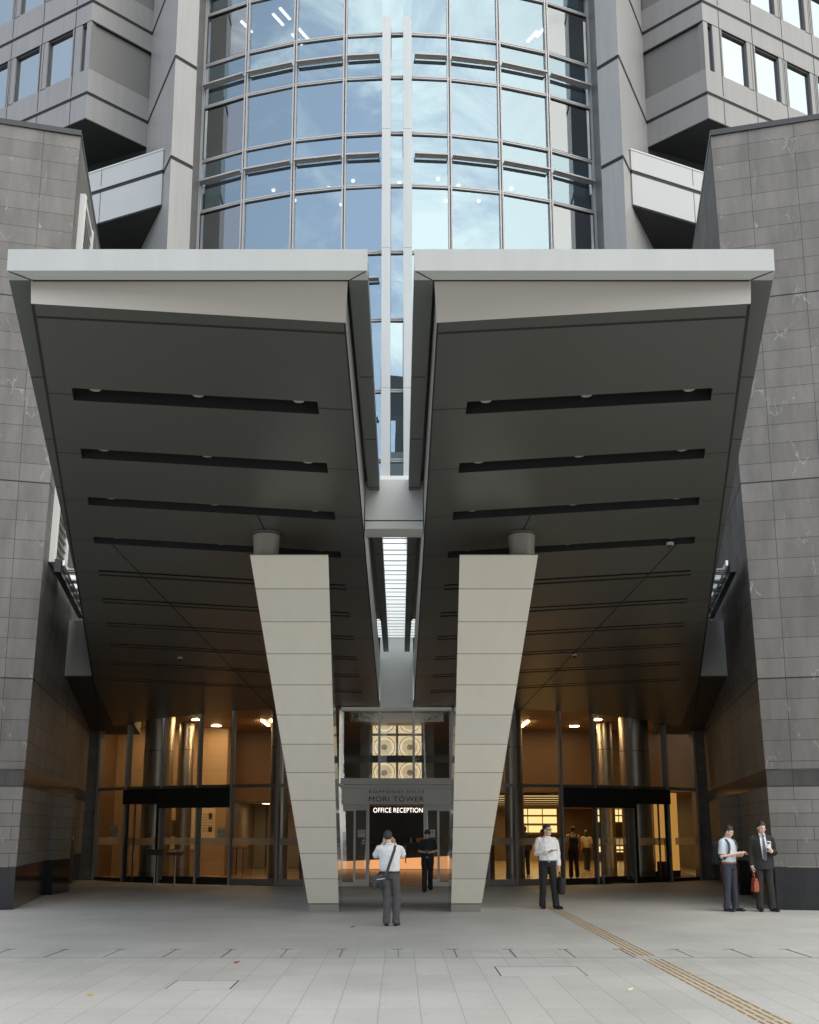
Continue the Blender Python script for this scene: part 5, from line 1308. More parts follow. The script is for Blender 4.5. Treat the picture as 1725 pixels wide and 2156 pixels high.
def hand(mb, wrist, fdir, pn, thumb, curl=.5, k=1.0, mat=None):
    mat = mat or skin
    f = Vector(fdir).normalized(); pn = Vector(pn); pn = (pn - f * pn.dot(f)).normalized(); w = f.cross(pn).normalized() * thumb
    wrist = Vector(wrist)
    rot = Matrix((w, pn, f)).transposed()
    mb.ell(wrist + f * .046 * k, (.041 * k, .017 * k, .050 * k), mat, rot=rot)
    mb.tube([wrist - f * .02, wrist + f * .03 * k], [.026 * k, .030 * k], mat, n=10)
    for j, ln in enumerate((.066, .076, .071, .056)):
        p = wrist + f * .082 * k + w * (.0285 - .019 * j) * k
        pts = [p]; a = curl * (.35 + .06 * j)
        for q, fr in enumerate((.45, .32, .23)):
            d = f * math.cos(a) + pn * math.sin(a); p = p + d * ln * fr * k; pts.append(p); a += curl * .75
        mb.tube(pts, [.0098 * k, .0092 * k, .0085 * k, .0068 * k], mat, n=8)
    p = wrist + f * .022 * k + w * .030 * k
    d1 = (f * .62 + w * .72 + pn * .25).normalized(); d2 = (f * .85 + w * .15 + pn * .5 * curl).normalized()
    mb.tube([p, p + d1 * .038 * k, p + d1 * .038 * k + d2 * .032 * k, p + d1 * .038 * k + d2 * .052 * k], [.013 * k, .0115 * k, .010 * k, .007 * k], mat, n=8)
def torso_rings(w=1.0, d=1.0, z0=.90):
    rs = [(.90, .150, .100), (.955, .154, .104), (1.0, .170, .119), (1.08, .175, .122), (1.18, .182, .124), (1.28, .192, .124), (1.36, .190, .112), (1.41, .160, .094), (1.445, .095, .075), (1.47, .066, .066)]
    return [(0, .0 if z < 1.2 else .006, z, a * w, b_ * d) for (z, a, b_) in rs if z >= z0 - 1e-6]
def person(label, loc, yaw, S, P):
    """P: pose and clothing.  Local frame: faces -Y, X to the viewer's right when facing the camera."""
    sk = P.get('skin', skin); vox = P.get('vox', .008)
    V3 = lambda p: Vector(p)
    hipL, hipR = V3((-.088, 0, .92)), V3((.088, 0, .92))
    kL, kR, aL, aR = [V3(p) for p in P['legs']]
    shL, shR = V3(P.get('shL', (-.178, .01, 1.395))), V3(P.get('shR', (.178, .01, 1.395)))
    eL, wL_, eR, wR_ = [V3(p) for p in P['arms']]
    hc = V3(P.get('head', (0, -.015, 1.60))); Rh = Matrix.Rotation(R(P.get('turn', 0)), 3, 'Z') @ Matrix.Rotation(R(P.get('nod', 0)), 3, 'X')
    H_ = lambda x, y, z: hc + Rh @ Vector((x, y, z))
    b = MB()
    # head and neck
    b.ell(H_(0, .012, .030), (.074, .093, .088), sk, rot=Rh, n=20, m=14); b.ell(H_(0, -.022, -.035), (.061, .064, .084), sk, rot=Rh, n=18, m=12)
    b.ell(H_(0, -.050, -.088), (.036, .034, .028), sk, rot=Rh); b.tube([H_(0, -.082, .010), H_(0, -.099, -.018), H_(0, -.105, -.030)], [.008, .012, .014], sk, n=10)
    b.ell(H_(0, -.074, .020), (.050, .016, .011), sk, rot=Rh); b.ell(H_(0, -.082, -.060), (.024, .012, .010), sk, rot=Rh)
    for q in (-1, 1):
        b.ell(H_(q * .074, .006, -.012), (.010, .019, .031), sk, rot=Rh); b.ell(H_(q * .036, -.060, -.024), (.026, .020, .024), sk, rot=Rh)
    b.tube([V3((0, .018, 1.36)), V3((0, .014, 1.45)), H_(0, .015, -.045)], [.062, .056, .055], sk, n=16)
    # limbs and a slim trunk inside the clothes
    b.loft([(x, y, z, a * .86, c * .84) for (x, y, z, a, c) in torso_rings()[:-1]], sk)
    for h_, k_, a_ in ((hipL, kL, aL), (hipR, kR, aR)):
        b.tube([h_, k_, a_ + V3((0, 0, .02))], [.075, .048, .036], sk, n=12); b.ell(h_, (.075, .075, .075), sk)
    for sh, el, wr in ((shL, eL, wL_), (shR, eR, wR_)):
        b.tube([sh, sh.lerp(el, .5), el, el.lerp(wr, .35), wr], [.046, .045, .039, .040, .027], sk, n=12); b.ell(el, (.039, .039, .039), sk)
    for side, wr in (('L', wL_), ('R', wR_)):
        fd, pn, th, cu = P['hand' + side]; hand(b, wr, fd, pn, th, cu, mat=sk)
    body = blob('person', b, vox, sk, None, smooth=3)
    body.location = loc; body.rotation_euler = (0, 0, R(yaw)); body.scale = (S, S, S)
    tag(body, label, 'person')
    # hair
    hs = P.get('hair', 'short'); hm = P.get('hairmat', hair_m)
    b = MB(); k = b.mi(hm); n, m = 44, 26; base = len(b.v)
    c0 = (0, .014, .032); rr = (.081, .101, .098)
    for i in range(m + 1):
        th = math.pi * i / m
        for t_ in range(n):
            u = Vector((math.sin(th) * math.cos(2 * math.pi * t_ / n), math.sin(th) * math.sin(2 * math.pi * t_ / n), math.cos(th)))
            p = Vector((c0[0] + rr[0] * u.x, c0[1] + rr[1] * u.y, c0[2] + rr[2] * u.z))
            front = max(0.0, -u.y)
            lim = {'short': -.056 + .016 * noise.noise(Vector((u.x * 7, u.y * 7, 3))) + .112 * min(1, front * 1.2) + .035 * max(0, abs(u.x) - .6) * 2, 'fringe': -.060 + .030 * max(0, abs(u.x) - .5) * 2, 'long': -.30 + .30 * min(1, front * 1.6)}[hs]
            if hs == 'fringe' and front > .45: lim = min(.016, -.03 + (front - .45) * .35) + .012 * noise.noise(Vector((u.x * 9, 0, 0)))
            nz = noise.noise(Vector((u.x * 9, u.y * 9, u.z * 5))) * .007 + noise.noise(Vector((u.x * 24, u.y * 24, u.z * 12))) * .005 + (.004 if hs != 'short' else 0)
            if p.z < lim:
                f_ = min(1, (lim - p.z) / .02); p = Vector(c0) + (p - Vector(c0)) * (1 - .26 * f_)
            else:
                k_ = min(1.0, (p.z - lim) / .045); k_ = k_ * k_ * (3 - 2 * k_)
                q0 = Vector((.075 * u.x, .012 + .094 * u.y, .030 + .089 * u.z)) if hs != 'long' else p
                p = q0.lerp(p, k_) + u * nz * (.3 + .7 * k_)
            b.v.append(tuple(H_(*p)))
    for i in range(m):
        for t_ in range(n):
            b.f.append([base + i * n + t_, base + i * n + (t_ + 1) % n, base + (i + 1) * n + (t_ + 1) % n, base + (i + 1) * n + t_]); b.m.append(k); b.sm.append(True)
    if hs == 'long':
        b.loft([(hc.x, hc.y + .055, hc.z - .30, .06, .025), (hc.x, hc.y + .06, hc.z - .2, .085, .04), (hc.x, hc.y + .055, hc.z - .08, .09, .06), (hc.x, hc.y + .04, hc.z + .02, .082, .06)], hm)
    o = b.build('hair', body)
    # face details
    b = MB()
    for q in (-1, 1):
        b.ell(H_(q * .030, -.0785, .000), (.0125, .006, .0045), eye_m, n=10, m=6, rot=Rh); b.ell(H_(q * .031, -.084, .019), (.017, .006, .0035), hm, n=10, m=6, rot=Rh)
    b.build('eyes', body)
    b = MB(); b.ell(H_(0, -.0905, -.060), (.021, .006, .0035), lip_m, n=10, m=6, rot=Rh); b.build('mouth', body)
    if P.get('glasses'):
        b = MB()
        for q in (-1, 1):
            ring = [H_(q * .033 + .022 * math.cos(a), -.094, .001 + .016 * math.sin(a)) for a in [2 * math.pi * j / 16 for j in range(17)]]
            b.tube(ring, .0022, eye_m, n=6, cap=False); b.tube([H_(q * .055, -.093, .004), H_(q * .077, .0, .004)], .0022, eye_m, n=6)
        b.tube([H_(-.012, -.095, .004), H_(.012, -.095, .004)], .0022, eye_m, n=6)
        b.build('glasses', body)
    # top garment
    top = P['top']; tm = top['mat']
    b = MB(); z0 = top.get('z0', .93)
    rings = torso_rings(top.get('w', 1.0), top.get('d', 1.0), .90)
    if z0 < .9: rings = [(0, 0, z0, .198, .138), (0, 0, z0 + .06, .196, .138), (0, 0, .94, .190, .136)] + rings[2:]
    b.loft(rings, tm, n=28)
    for sh, el, wr in ((shL, eL, wL_), (shR, eR, wR_)):
        b.ell(sh + V3((0, 0, -.012)), (.066, .066, .062), tm)
        b.tube([V3((sh.x * .45, sh.y, 1.405)), sh], [.060, .062], tm)
        r0, r1 = top.get('r', (.064, .056))
        if top['sleeve'] == 'long':
            b.tube([sh, sh.lerp(el, .5), el, el.lerp(wr, .5), el.lerp(wr, .97)], [r0, r0 * .97, r1, r1 * .9, r1 * .74], tm, n=16); b.ell(el, (r1, r1, r1), tm)
        else:
            b.tube([sh, sh.lerp(el, .5), sh.lerp(el, .86)], [r0, r0 * 1.02, r0 * .98], tm, n=16)
    # collar
    ring = [V3((.066 * math.cos(a), .012 + .068 * math.sin(a), 1.468 + .016 * math.sin(a))) for a in [2 * math.pi * j / 20 for j in range(21)]]
    b.tube(ring, .017, tm, n=8, cap=False)
    blob(top['name'], b, max(vox * 1.25, .009), tm, body, smooth=3, wrinkle=top.get('wr', .006), wsc=(10, 10, 7), seed=loc[0] * 3.1 + 1)
    # trousers
    tm2 = P['legs_mat']; b = MB()
    b.loft([(0, 0, .84, .160, .110), (0, 0, .90, .174, .124), (0, 0, .95, .176, .127), (0, 0, .982, .174, .126)], tm2, n=24)
    for h_, k_, a_ in ((hipL, kL, aL), (hipR, kR, aR)):
        b.tube([h_ + V3((0, 0, -.02)), h_.lerp(k_, .5), k_, k_.lerp(a_, .5), a_ + V3((0, 0, -.045))], [.100, .090, .074, .070, .072], tm2, n=18); b.ell(h_, (.096, .10, .10), tm2)
    blob(P.get('legs_name', 'trousers'), b, max(vox * 1.25, .009), tm2, body, smooth=3, wrinkle=.010, wsc=(12, 12, 7), seed=loc[0] * 1.7 + 4)
    # shoes
    for a_, fd in ((aL, P.get('footL', (0, -1))), (aR, P.get('footR', (0, -1)))):
        f2 = V3((fd[0], fd[1], 0)).normalized(); rot = Matrix(((f2.y, f2.x, 0), (-f2.x, f2.y, 0), (0, 0, 1)))
        lift = max(0.0, a_.z - .085)
        b = MB(); c = V3((a_.x, a_.y, lift))
        b.ell(c + f2 * .085 + V3((0, 0, .030)), (.046, .125, .040), shoe_m, rot=rot, n=16); b.ell(c - f2 * .015 + V3((0, 0, .045)), (.040, .062, .055), shoe_m, rot=rot, n=14)
        b.v = [(x, y, max(z, lift + .001)) for (x, y, z) in b.v]
        b.build('shoe', body)
    if P.get('belt'):
        b = MB(); ring = [V3((.174 * math.cos(a), .126 * math.sin(a), P.get('beltz', .965))) for a in [2 * math.pi * j / 28 for j in range(29)]]
        k = b.mi(P['belt']); base = len(b.v)
        for p in ring[:-1]:
            q = p * 1.0; nrm = V3((p.x, p.y, 0)).normalized()
            for dz, dr in ((-.017, .004), (.017, .004), (.017, .012), (-.017, .012)): b.v.append(tuple(p + nrm * dr + V3((0, 0, dz))))
        nn_ = len(ring) - 1
        for j in range(nn_):
            for c_ in range(4): b.f.append([base + j * 4 + c_, base + j * 4 + (c_ + 1) % 4, base + ((j + 1) % nn_) * 4 + (c_ + 1) % 4, base + ((j + 1) % nn_) * 4 + c_]); b.m.append(k); b.sm.append(False)
        b.box(-.022, .022, -.145, -.138, P.get('beltz', .965) - .018, P.get('beltz', .965) + .018, steel)
        b.build('belt', body)
    return body
def held(name, label, cat, body):
    """an Empty with the same placing as a person, for things worn or carried"""
    t = thing(name, label, cat, body.location); t.rotation_euler = body.rotation_euler; t.scale = body.scale
    return t
def rbox(size, bev, mat, loc, rot=(0, 0, 0), seg=3):
    bm = bmesh.new(); bmesh.ops.create_cube(bm, size=1.0); bmesh.ops.scale(bm, vec=size, verts=bm.verts)
    bmesh.ops.bevel(bm, geom=bm.edges[:], offset=bev, segments=seg, affect='EDGES', profile=.5)
    from mathutils import Euler
    bm.transform(Matrix.Translation(loc) @ Euler([R(a) for a in rot]).to_matrix().to_4x4())
    me = bpy.data.meshes.new('m'); bm.to_mesh(me); bm.free(); me.materials.append(mat)
    for p in me.polygons: p.use_smooth = True
    return me
def put(me, name, par):
    o = bpy.data.objects.new(name, me); COL.objects.link(o); o.parent = par; me.name = name; return o
def ribbon(b, pts, w, mat, nrm, th=.004):
    pts = [Vector(p) for p in pts]; k = b.mi(mat); base = len(b.v)
    for i, p in enumerate(pts):
        d = (pts[min(i + 1, len(pts) - 1)] - pts[max(i - 1, 0)]).normalized(); nn = Vector(nrm[i] if isinstance(nrm, list) else nrm); sd = d.cross(nn).normalized(); nn = sd.cross(d).normalized()
        for (a, c) in ((-1, -1), (1, -1), (1, 1), (-1, 1)): b.v.append(tuple(p + sd * a * w / 2 + nn * c * th / 2))
    for i in range(len(pts) - 1):
        for c in range(4): b.f.append([base + i * 4 + c, base + i * 4 + (c + 1) % 4, base + i * 4 + 4 + (c + 1) % 4, base + i * 4 + 4 + c]); b.m.append(k); b.sm.append(False)
    b.f.append([base + c for c in range(4)]); b.m.append(k); b.sm.append(False); e = base + (len(pts) - 1) * 4
    b.f.append([e + c for c in range(4)]); b.m.append(k); b.sm.append(False)
STAND = [(-.095, -.005, .49), (.095, -.005, .49), (-.10, .02, .085), (.10, .02, .085)]

# --- man photographing the entrance, seen from behind (local frame turned 180 degrees: local +X is the viewer's left)
p1 = person('man in white shirt and grey trousers seen from behind, photographing the entrance',
    (-.08, 19.15, 0), 180, .962, dict(
    legs=[(-.13, -.01, .49), (.045, .0, .49), (-.115, .02, .085), (.055, .03, .085)], footL=(-.35, -1), footR=(.1, -1),
    shL=(-.178, .0, 1.40), shR=(.178, .0, 1.40),
    arms=[(-.255, -.14, 1.24), (-.085, -.26, 1.49), (.275, -.14, 1.24), (.115, -.27, 1.50)],
    handL=((.35, -.1, .9), (.6, .5, 0), 1, 1.1), handR=((-.35, -.1, .9), (-.6, .5, 0), -1, 1.1),
    head=(.035, -.03, 1.605), nod=-4, hair='short', hairmat=hair_g,
    top=dict(mat=sh_white, name='shirt', sleeve='short', w=1.06, d=1.05, wr=.011, r=(.075, .06)), legs_mat=tr_grey, belt=belt_k))
t = held('camera_phone', 'small black camera held to the face by the man photographing the entrance', 'camera', p1)
put(rbox((.15, .012, .08), .005, phone_m, (.02, -.33, 1.575)), 'body', t)
b = MB(); b.tube([(.07, -.335, 1.60), (.07, -.345, 1.60)], .012, steel_d, n=12); b.build('lens', t)
b = MB(); ring = [(.115 + .033 * math.cos(a), -.262 + .02 * math.sin(a), 1.475 + .026 * math.sin(a) * .3) for a in [2 * math.pi * j / 16 for j in range(17)]]; b.tube(ring, .011, steel, n=8, cap=False); b.build('wrist_watch', p1)
t = held('messenger_bag', 'dark grey messenger bag with a white piped flap on the photographing man\'s left hip', 'bag', p1)
put(rbox((.28, .11, .22), .035, bag_g, (.20, .10, .80), (0, 10, 12)), 'pouch', t)
put(rbox((.29, .02, .10), .009, bag_g, (.205, .158, .875), (-6, 10, 12)), 'flap', t)
b = MB(); b.tube([(.345, .135, .80), (.27, .162, .832), (.19, .174, .842), (.09, .185, .858)], .008, white_m, n=8); b.build('piping', t)
put(rbox((.12, .04, .12), .015, bag_k, (.16, .168, .74), (0, 10, 12)), 'pocket', t)
b = MB(); ribbon(b, [(.09, .165, .88), (.04, .158, 1.0), (0, .150, 1.12), (-.045, .142, 1.25), (-.085, .125, 1.36), (-.10, .07, 1.445), (-.10, .0, 1.462), (-.09, -.06, 1.42), (-.04, -.138, 1.25), (.10, -.145, 1.05), (.22, -.06, .9)], .05, bag_g,
       [(0, 1, 0), (0, 1, 0), (0, 1, 0), (0, 1, 0), (0, 1, .3), (0, .6, .8), (0, 0, 1), (0, -.7, .7), (0, -1, 0), (.2, -1, 0), (.8, -.4, 0)]); b.build('strap', t)

# --- young man in black walking out of the vestibule
p2 = person('man with a black fringe in all black clothes walking out while reading a phone',
    (.86, 29.2, 0), -6, .962, dict(
    legs=[(-.085, -.06, .50), (.075, .06, .47), (-.075, -.13, .085), (.06, .16, .13)], footL=(-.1, -1), footR=(.15, -1),
    arms=[(-.245, .03, 1.135), (-.06, -.20, 1.10), (.245, .03, 1.135), (.05, -.20, 1.09)],
    handL=((.75, -.55, .05), (0, 0, 1), -1, .9), handR=((-.75, -.45, .1), (0, 0, 1), 1, .9),
    head=(0, -.035, 1.605), nod=12, hair='fringe', skin=skin, top=dict(mat=sh_black, name='shirt', sleeve='short', w=.97, wr=.006), legs_mat=tr_black, belt=belt_k))
t = held('phone', 'dark phone in the hands of the man in black', 'phone', p2)
put(rbox((.075, .145, .009), .004, phone_m, (-.005, -.285, 1.135), (28, 0, 0)), 'body', t); put(rbox((.066, .132, .002), .0008, steel_d, (-.005, -.2865, 1.1405), (28, 0, 0)), 'screen', t)

# --- man in a white long sleeved shirt
p3 = person('man with glasses and white long sleeved shirt standing on the brass guide strip',
    (3.30, 23.15, 0), 8, 1.035, dict(
    legs=[(-.10, .02, .49), (.115, -.05, .50), (-.115, .06, .085), (.15, -.06, .085)], footL=(-.05, -1), footR=(.45, -1),
    arms=[(-.215, .06, 1.12), (-.03, -.19, 1.16), (.235, .03, 1.12), (.225, -.06, .86)],
    handL=((.85, -.5, .1), (0, 0, 1), -1, .7), handR=((.05, -.2, -1), (-1, 0, 0), -1, 1.6),
    head=(.015, -.015, 1.605), turn=28, nod=-7, hair='short', hairmat=hair_g, glasses=True,
    top=dict(mat=sh_white, name='shirt', sleeve='long', w=1.04, d=1.08, wr=.015, r=(.066, .060)), legs_mat=tr_black, belt=belt_k))
t = held('flat_phone', 'thin dark phone held level in front of the white long sleeved shirt', 'phone', p3)
put(rbox((.14, .075, .010), .004, ink, (.075, -.235, 1.195), (4, -4, 12)), 'body', t); put(rbox((.126, .066, .002), .0008, steel_d, (.0755, -.235, 1.201), (4, -4, 12)), 'screen', t)
t = held('black_hand_bag', 'soft black bag hanging from the hand of the man in the white long sleeved shirt', 'bag', p3)
put(rbox((.13, .30, .34), .045, bag_k, (.265, -.06, .47), (6, 3, 0)), 'pouch', t)
b = MB(); b.tube([(.25, -.15, .62), (.235, -.12, .72), (.232, -.08, .765), (.235, -.03, .72), (.25, .02, .62)], .011, bag_k, n=8); b.build('handle', t)

# --- man in a pale blue shirt with a backpack
p4 = person('man in pale blue short sleeved shirt with brown belt and backpack tapping a phone',
    (7.02, 22.45, 0), 38, 1.02, dict(
    legs=[(-.10, 0, .49), (.10, -.02, .49), (-.11, .03, .085), (.12, -.02, .085)], footL=(.0, -1), footR=(.25, -1),
    arms=[(-.225, .01, 1.10), (.02, -.25, 1.17), (.215, .0, 1.12), (.065, -.27, 1.12)],
    handL=((.55, -.8, .25), (.3, .2, -1), -1, .6), handR=((-.35, -.75, .3), (-.3, .2, 1), 1, 1.2),
    head=(0, -.045, 1.60), nod=20, turn=6, hair='short', skin=skin,
    top=dict(mat=sh_blue, name='shirt', sleeve='short', w=1.03, d=1.12, wr=.008, r=(.070, .06)), legs_mat=tr_navy, belt=belt_b))
t = held('phone', 'dark phone being tapped by the man in the pale blue shirt', 'phone', p4)
put(rbox((.075, .15, .010), .004, phone_m, (.055, -.36, 1.175), (32, 0, -12)), 'body', t); put(rbox((.066, .136, .002), .0008, steel_d, (.054, -.3625, 1.181), (32, 0, -12)), 'screen', t)
t = held('backpack', 'black backpack worn by the man in the pale blue shirt', 'backpack', p4)
put(rbox((.30, .17, .46), .06, bag_k, (0, .215, 1.16), (-4, 0, 0)), 'pouch', t); put(rbox((.24, .06, .22), .025, bag_k, (0, .315, 1.06), (-4, 0, 0)), 'pocket', t)
for q in (-1, 1):
    b = MB(); ribbon(b, [(q * .10, .14, 1.36), (q * .105, .10, 1.425), (q * .11, .03, 1.462), (q * .115, -.05, 1.44), (q * .125, -.115, 1.37), (q * .135, -.138, 1.27), (q * .15, -.11, 1.15), (q * .175, -.03, 1.06), (q * .14, .12, 1.0)], .048, bag_g,
        [(0, .6, .8), (0, .4, 1), (0, 0, 1), (0, -.5, 1), (0, -1, .6), (0, -1, .1), (q * .6, -1, 0), (q * 1, -.2, 0), (q * .7, .7, 0)], th=.012); b.build('strap', t)

# --- man in a dark suit
p5 = person('man in charcoal suit and slate tie holding up a white phone',
    (7.72, 22.40, 0), -4, 1.068, dict(
    legs=[(-.095, 0, .49), (.10, .0, .49), (-.10, .03, .085), (.135, .02, .085)], footL=(-.05, -1), footR=(.45, -1),
    arms=[(-.225, .04, 1.12), (-.215, -.02, .86), (.245, .03, 1.12), (.115, -.21, 1.155)],
    handL=((0, -.15, -1), (1, 0, 0), 1, 1.5), handR=((-.45, -.55, .7), (-.3, .8, 0), 1, 1.2),
    head=(.005, -.03, 1.605), nod=10, turn=10, hair='short', skin=skin,
    top=dict(mat=suit_m, name='jacket', sleeve='long', w=1.07, d=1.12, z0=.80, wr=.006, r=(.072, .064)), legs_mat=suit_m))
def front(z, w=1.12):
    rs = torso_rings(1, w); 
    for i in range(len(rs) - 1):
        if rs[i][2] <= z <= rs[i + 1][2]:
            k = (z - rs[i][2]) / (rs[i + 1][2] - rs[i][2]); return -(rs[i][4] + (rs[i + 1][4] - rs[i][4]) * k) + rs[i][1]
    return -rs[0][4]
b = MB(); zs_ = [.985, 1.05, 1.12, 1.2, 1.28, 1.35, 1.40, 1.44, 1.475]; wl = [-.035, -.042, -.05, -.058, -.064, -.064, -.060, -.058, -.055]; wr2 = [.050, .050, .052, .056, .062, .064, .062, .058, .055]
for i in range(len(zs_) - 1):
    ya, yb = front(zs_[i]) - .010, front(zs_[i + 1]) - .010
    b.face([(wl[i], ya + .008, zs_[i]), (0, ya - .003, zs_[i]), (0, yb - .003, zs_[i + 1]), (wl[i + 1], yb + .008, zs_[i + 1])], sh_white, True)
    b.face([(0, ya - .003, zs_[i]), (wr2[i], ya + .008, zs_[i]), (wr2[i + 1], yb + .008, zs_[i + 1]), (0, yb - .003, zs_[i + 1])], sh_white, True)
for q in (-1, 1): b.face([(q * .008, front(1.45) - .030, 1.455), (q * .055, front(1.43) - .02, 1.425), (q * .062, -.045, 1.49), (q * .03, -.062, 1.495)], sh_white)
b.build('shirt_front', p5)
b = MB(); tw = [(.965, .006), (.99, .034), (1.05, .036), (1.2, .030), (1.35, .022), (1.425, .016), (1.43, .022), (1.46, .024)]
for i in range(len(tw) - 1):
    (za, wa), (zb3, wb) = tw[i], tw[i + 1]; ya, yb = front(max(za, .9)) - .027, front(zb3) - .027
    if zb3 > 1.42: yb = front(1.42) - .028
    if za > 1.42: ya = front(1.42) - .028
    ox = lambda z: .012 * (1.45 - z)
    b.face([(-wa + ox(za), ya, za), (wa + ox(za), ya, za), (wb + ox(zb3), yb, zb3), (-wb + ox(zb3), yb, zb3)], tie_m)
b.build('tie', p5)
b = MB()
for q in (-1, 1):
    zz = [1.0, 1.10, 1.22, 1.30, 1.36, 1.42, 1.46]; xi = [.040, .045, .056, .062, .062, .058, .055]; xo = [.048, .075, .10, .125, .105, .095, .07]
    for i in range(len(zz) - 1):
        ya, yb = front(zz[i]) - .012, front(zz[i + 1]) - .012
        k = lambda x, y: y + max(0, (abs(x) - .05)) * .35
        b.face([(q * xi[i], ya, zz[i]), (q * xo[i], k(xo[i], ya), zz[i]), (q * xo[i + 1], k(xo[i + 1], yb), zz[i + 1]), (q * xi[i + 1], yb, zz[i + 1])], suit_m)
b.build('lapels', p5)
b = MB(); b.tube([(-.2155, -.018, .872), (-.215, -.021, .855)], .037, sh_white, n=14); b.tube([(.125, -.195, 1.150), (.113, -.213, 1.157)], .037, sh_white, n=14); b.build('cuffs', p5)
t = held('white_phone', 'white phone held up in the hand of the man in the charcoal suit', 'phone', p5)
put(rbox((.075, .012, .15), .005, phone_w, (.062, -.285, 1.275), (-18, 8, 0)), 'body', t); put(rbox((.062, .004, .03), .0015, phone_m, (.058, -.296, 1.315), (-18, 8, 0)), 'lens_bar', t)
t = held('red_briefcase', 'narrow red leather briefcase in the hand of the man in the charcoal suit', 'bag', p5)
me = rbox((.09, .27, .26), .018, bag_r, (-.195, -.05, .50), (0, 4, 0))
for v in me.vertices:
    if v.co.z > .5: v.co.x = -.195 + (v.co.x + .195) * .62
put(me, 'case', t)
b = MB(); b.tube([(-.205, -.12, .62), (-.21, -.10, .72), (-.212, -.05, .75), (-.21, 0, .72), (-.205, .02, .62)], .008, bag_r, n=8); b.build('handle', t)
b = MB(); b.box(-.238, -.152, -.190, -.186, .40, .58, plain('red_panel', (.42, .10, .05), .45)); b.build('end_panel', t)

# --- people inside the right hall
p6 = person('man with a dark backpack and beige shirt walking in through the open right doorway',
    (6.2, 37.4, 0), 176, 1.03, dict(vox=.011,
    legs=[(-.09, .02, .49), (.09, -.08, .50), (-.10, .10, .10), (.10, -.06, .085)],
    arms=[(-.235, .03, 1.12), (-.20, -.12, .90), (.235, .03, 1.12), (.21, -.1, .90)],
    handL=((0, -.3, -1), (1, 0, 0), 1, .8), handR=((0, -.3, -1), (-1, 0, 0), -1, .8),
    head=(0, -.015, 1.60), hair='short', skin=skin_w, top=dict(mat=sh_beige, name='shirt', sleeve='short', w=1.02, wr=.007), legs_mat=tr_black))
t = held('backpack', 'dark backpack on the man walking through the open right doorway', 'backpack', p6)
put(rbox((.29, .17, .46), .06, bag_k, (0, .215, 1.14), (-4, 0, 0)), 'pouch', t); put(rbox((.22, .05, .2), .02, bag_k, (0, .31, 1.04), (-4, 0, 0)), 'pocket', t)
for q in (-1, 1):
    b = MB(); ribbon(b, [(q * .07, .17, 1.34), (q * .12, .10, 1.425), (q * .125, .03, 1.462), (q * .125, -.05, 1.44), (q * .135, -.115, 1.37), (q * .15, -.11, 1.15), (q * .175, -.03, 1.06), (q * .14, .12, 1.0)], .05, bag_k,
        [(0, 1, .4), (0, .4, 1), (0, 0, 1), (0, -.5, 1), (0, -1, .6), (q * .6, -1, 0), (q * 1, -.2, 0), (q * .7, .7, 0)], th=.012); b.build('strap', t)
p7 = person('woman with long dark hair and a tan tote walking inside the right hall',
    (7.75, 43.6, 0), 184, .95, dict(vox=.011,
    legs=[(-.08, -.06, .49), (.08, .05, .49), (-.08, -.08, .085), (.085, .12, .12)],
    arms=[(-.22, .03, 1.12), (-.20, -.1, .90), (.235, .02, 1.12), (.19, -.2, 1.05)],
    handL=((0, -.3, -1), (1, 0, 0), 1, .8), handR=((-.4, -.6, .3), (-1, 0, 0), -1, 1.2),
    head=(0, -.015, 1.60), hair='long', skin=skin_w, top=dict(mat=sh_beige, name='blouse', sleeve='short', w=.92, wr=.006), legs_mat=tr_black))
t = held('tan_tote_bag', 'tan tote bag carried by the long haired woman inside the right hall', 'bag', p7)
put(rbox((.12, .36, .36), .03, bag_o, (.27, .02, 1.08), (0, 4, 0)), 'pouch', t)
b = MB(); ribbon(b, [(.25, -.1, 1.24), (.21, -.05, 1.42), (.20, .02, 1.445), (.21, .09, 1.42), (.25, .14, 1.24)], .025, bag_o, (1, 0, .2)); b.build('handles', t)
p8 = person('dark clothed person inside, seen from behind, half hidden behind the bespectacled man',
    (4.75, 39.6, 0), 178, 1.04, dict(vox=.012, legs=STAND, arms=[(-.235, .03, 1.12), (-.21, -.05, .87), (.235, .03, 1.12), (.21, -.05, .87)],
    handL=((0, -.2, -1), (1, 0, 0), 1, .8), handR=((0, -.2, -1), (-1, 0, 0), -1, .8), hair='short', skin=skin_w,
    top=dict(mat=sh_black, name='jacket', sleeve='long', w=1.0, z0=.84, wr=.005), legs_mat=tr_black))
p9 = person('person in a grey shirt with folded hands waiting inside behind the glass pane',
    (5.25, 38.4, 0), 12, .97, dict(vox=.012, legs=STAND, arms=[(-.225, .02, 1.12), (-.04, -.18, 1.03), (.225, .02, 1.12), (.04, -.18, 1.03)],
    handL=((.7, -.5, -.2), (0, 0, 1), -1, .8), handR=((-.7, -.5, -.2), (0, 0, 1), 1, .8), hair='short', skin=skin_w, nod=12,
    top=dict(mat=sh_grey, name='shirt', sleeve='short', w=1.0, wr=.006), legs_mat=tr_black))
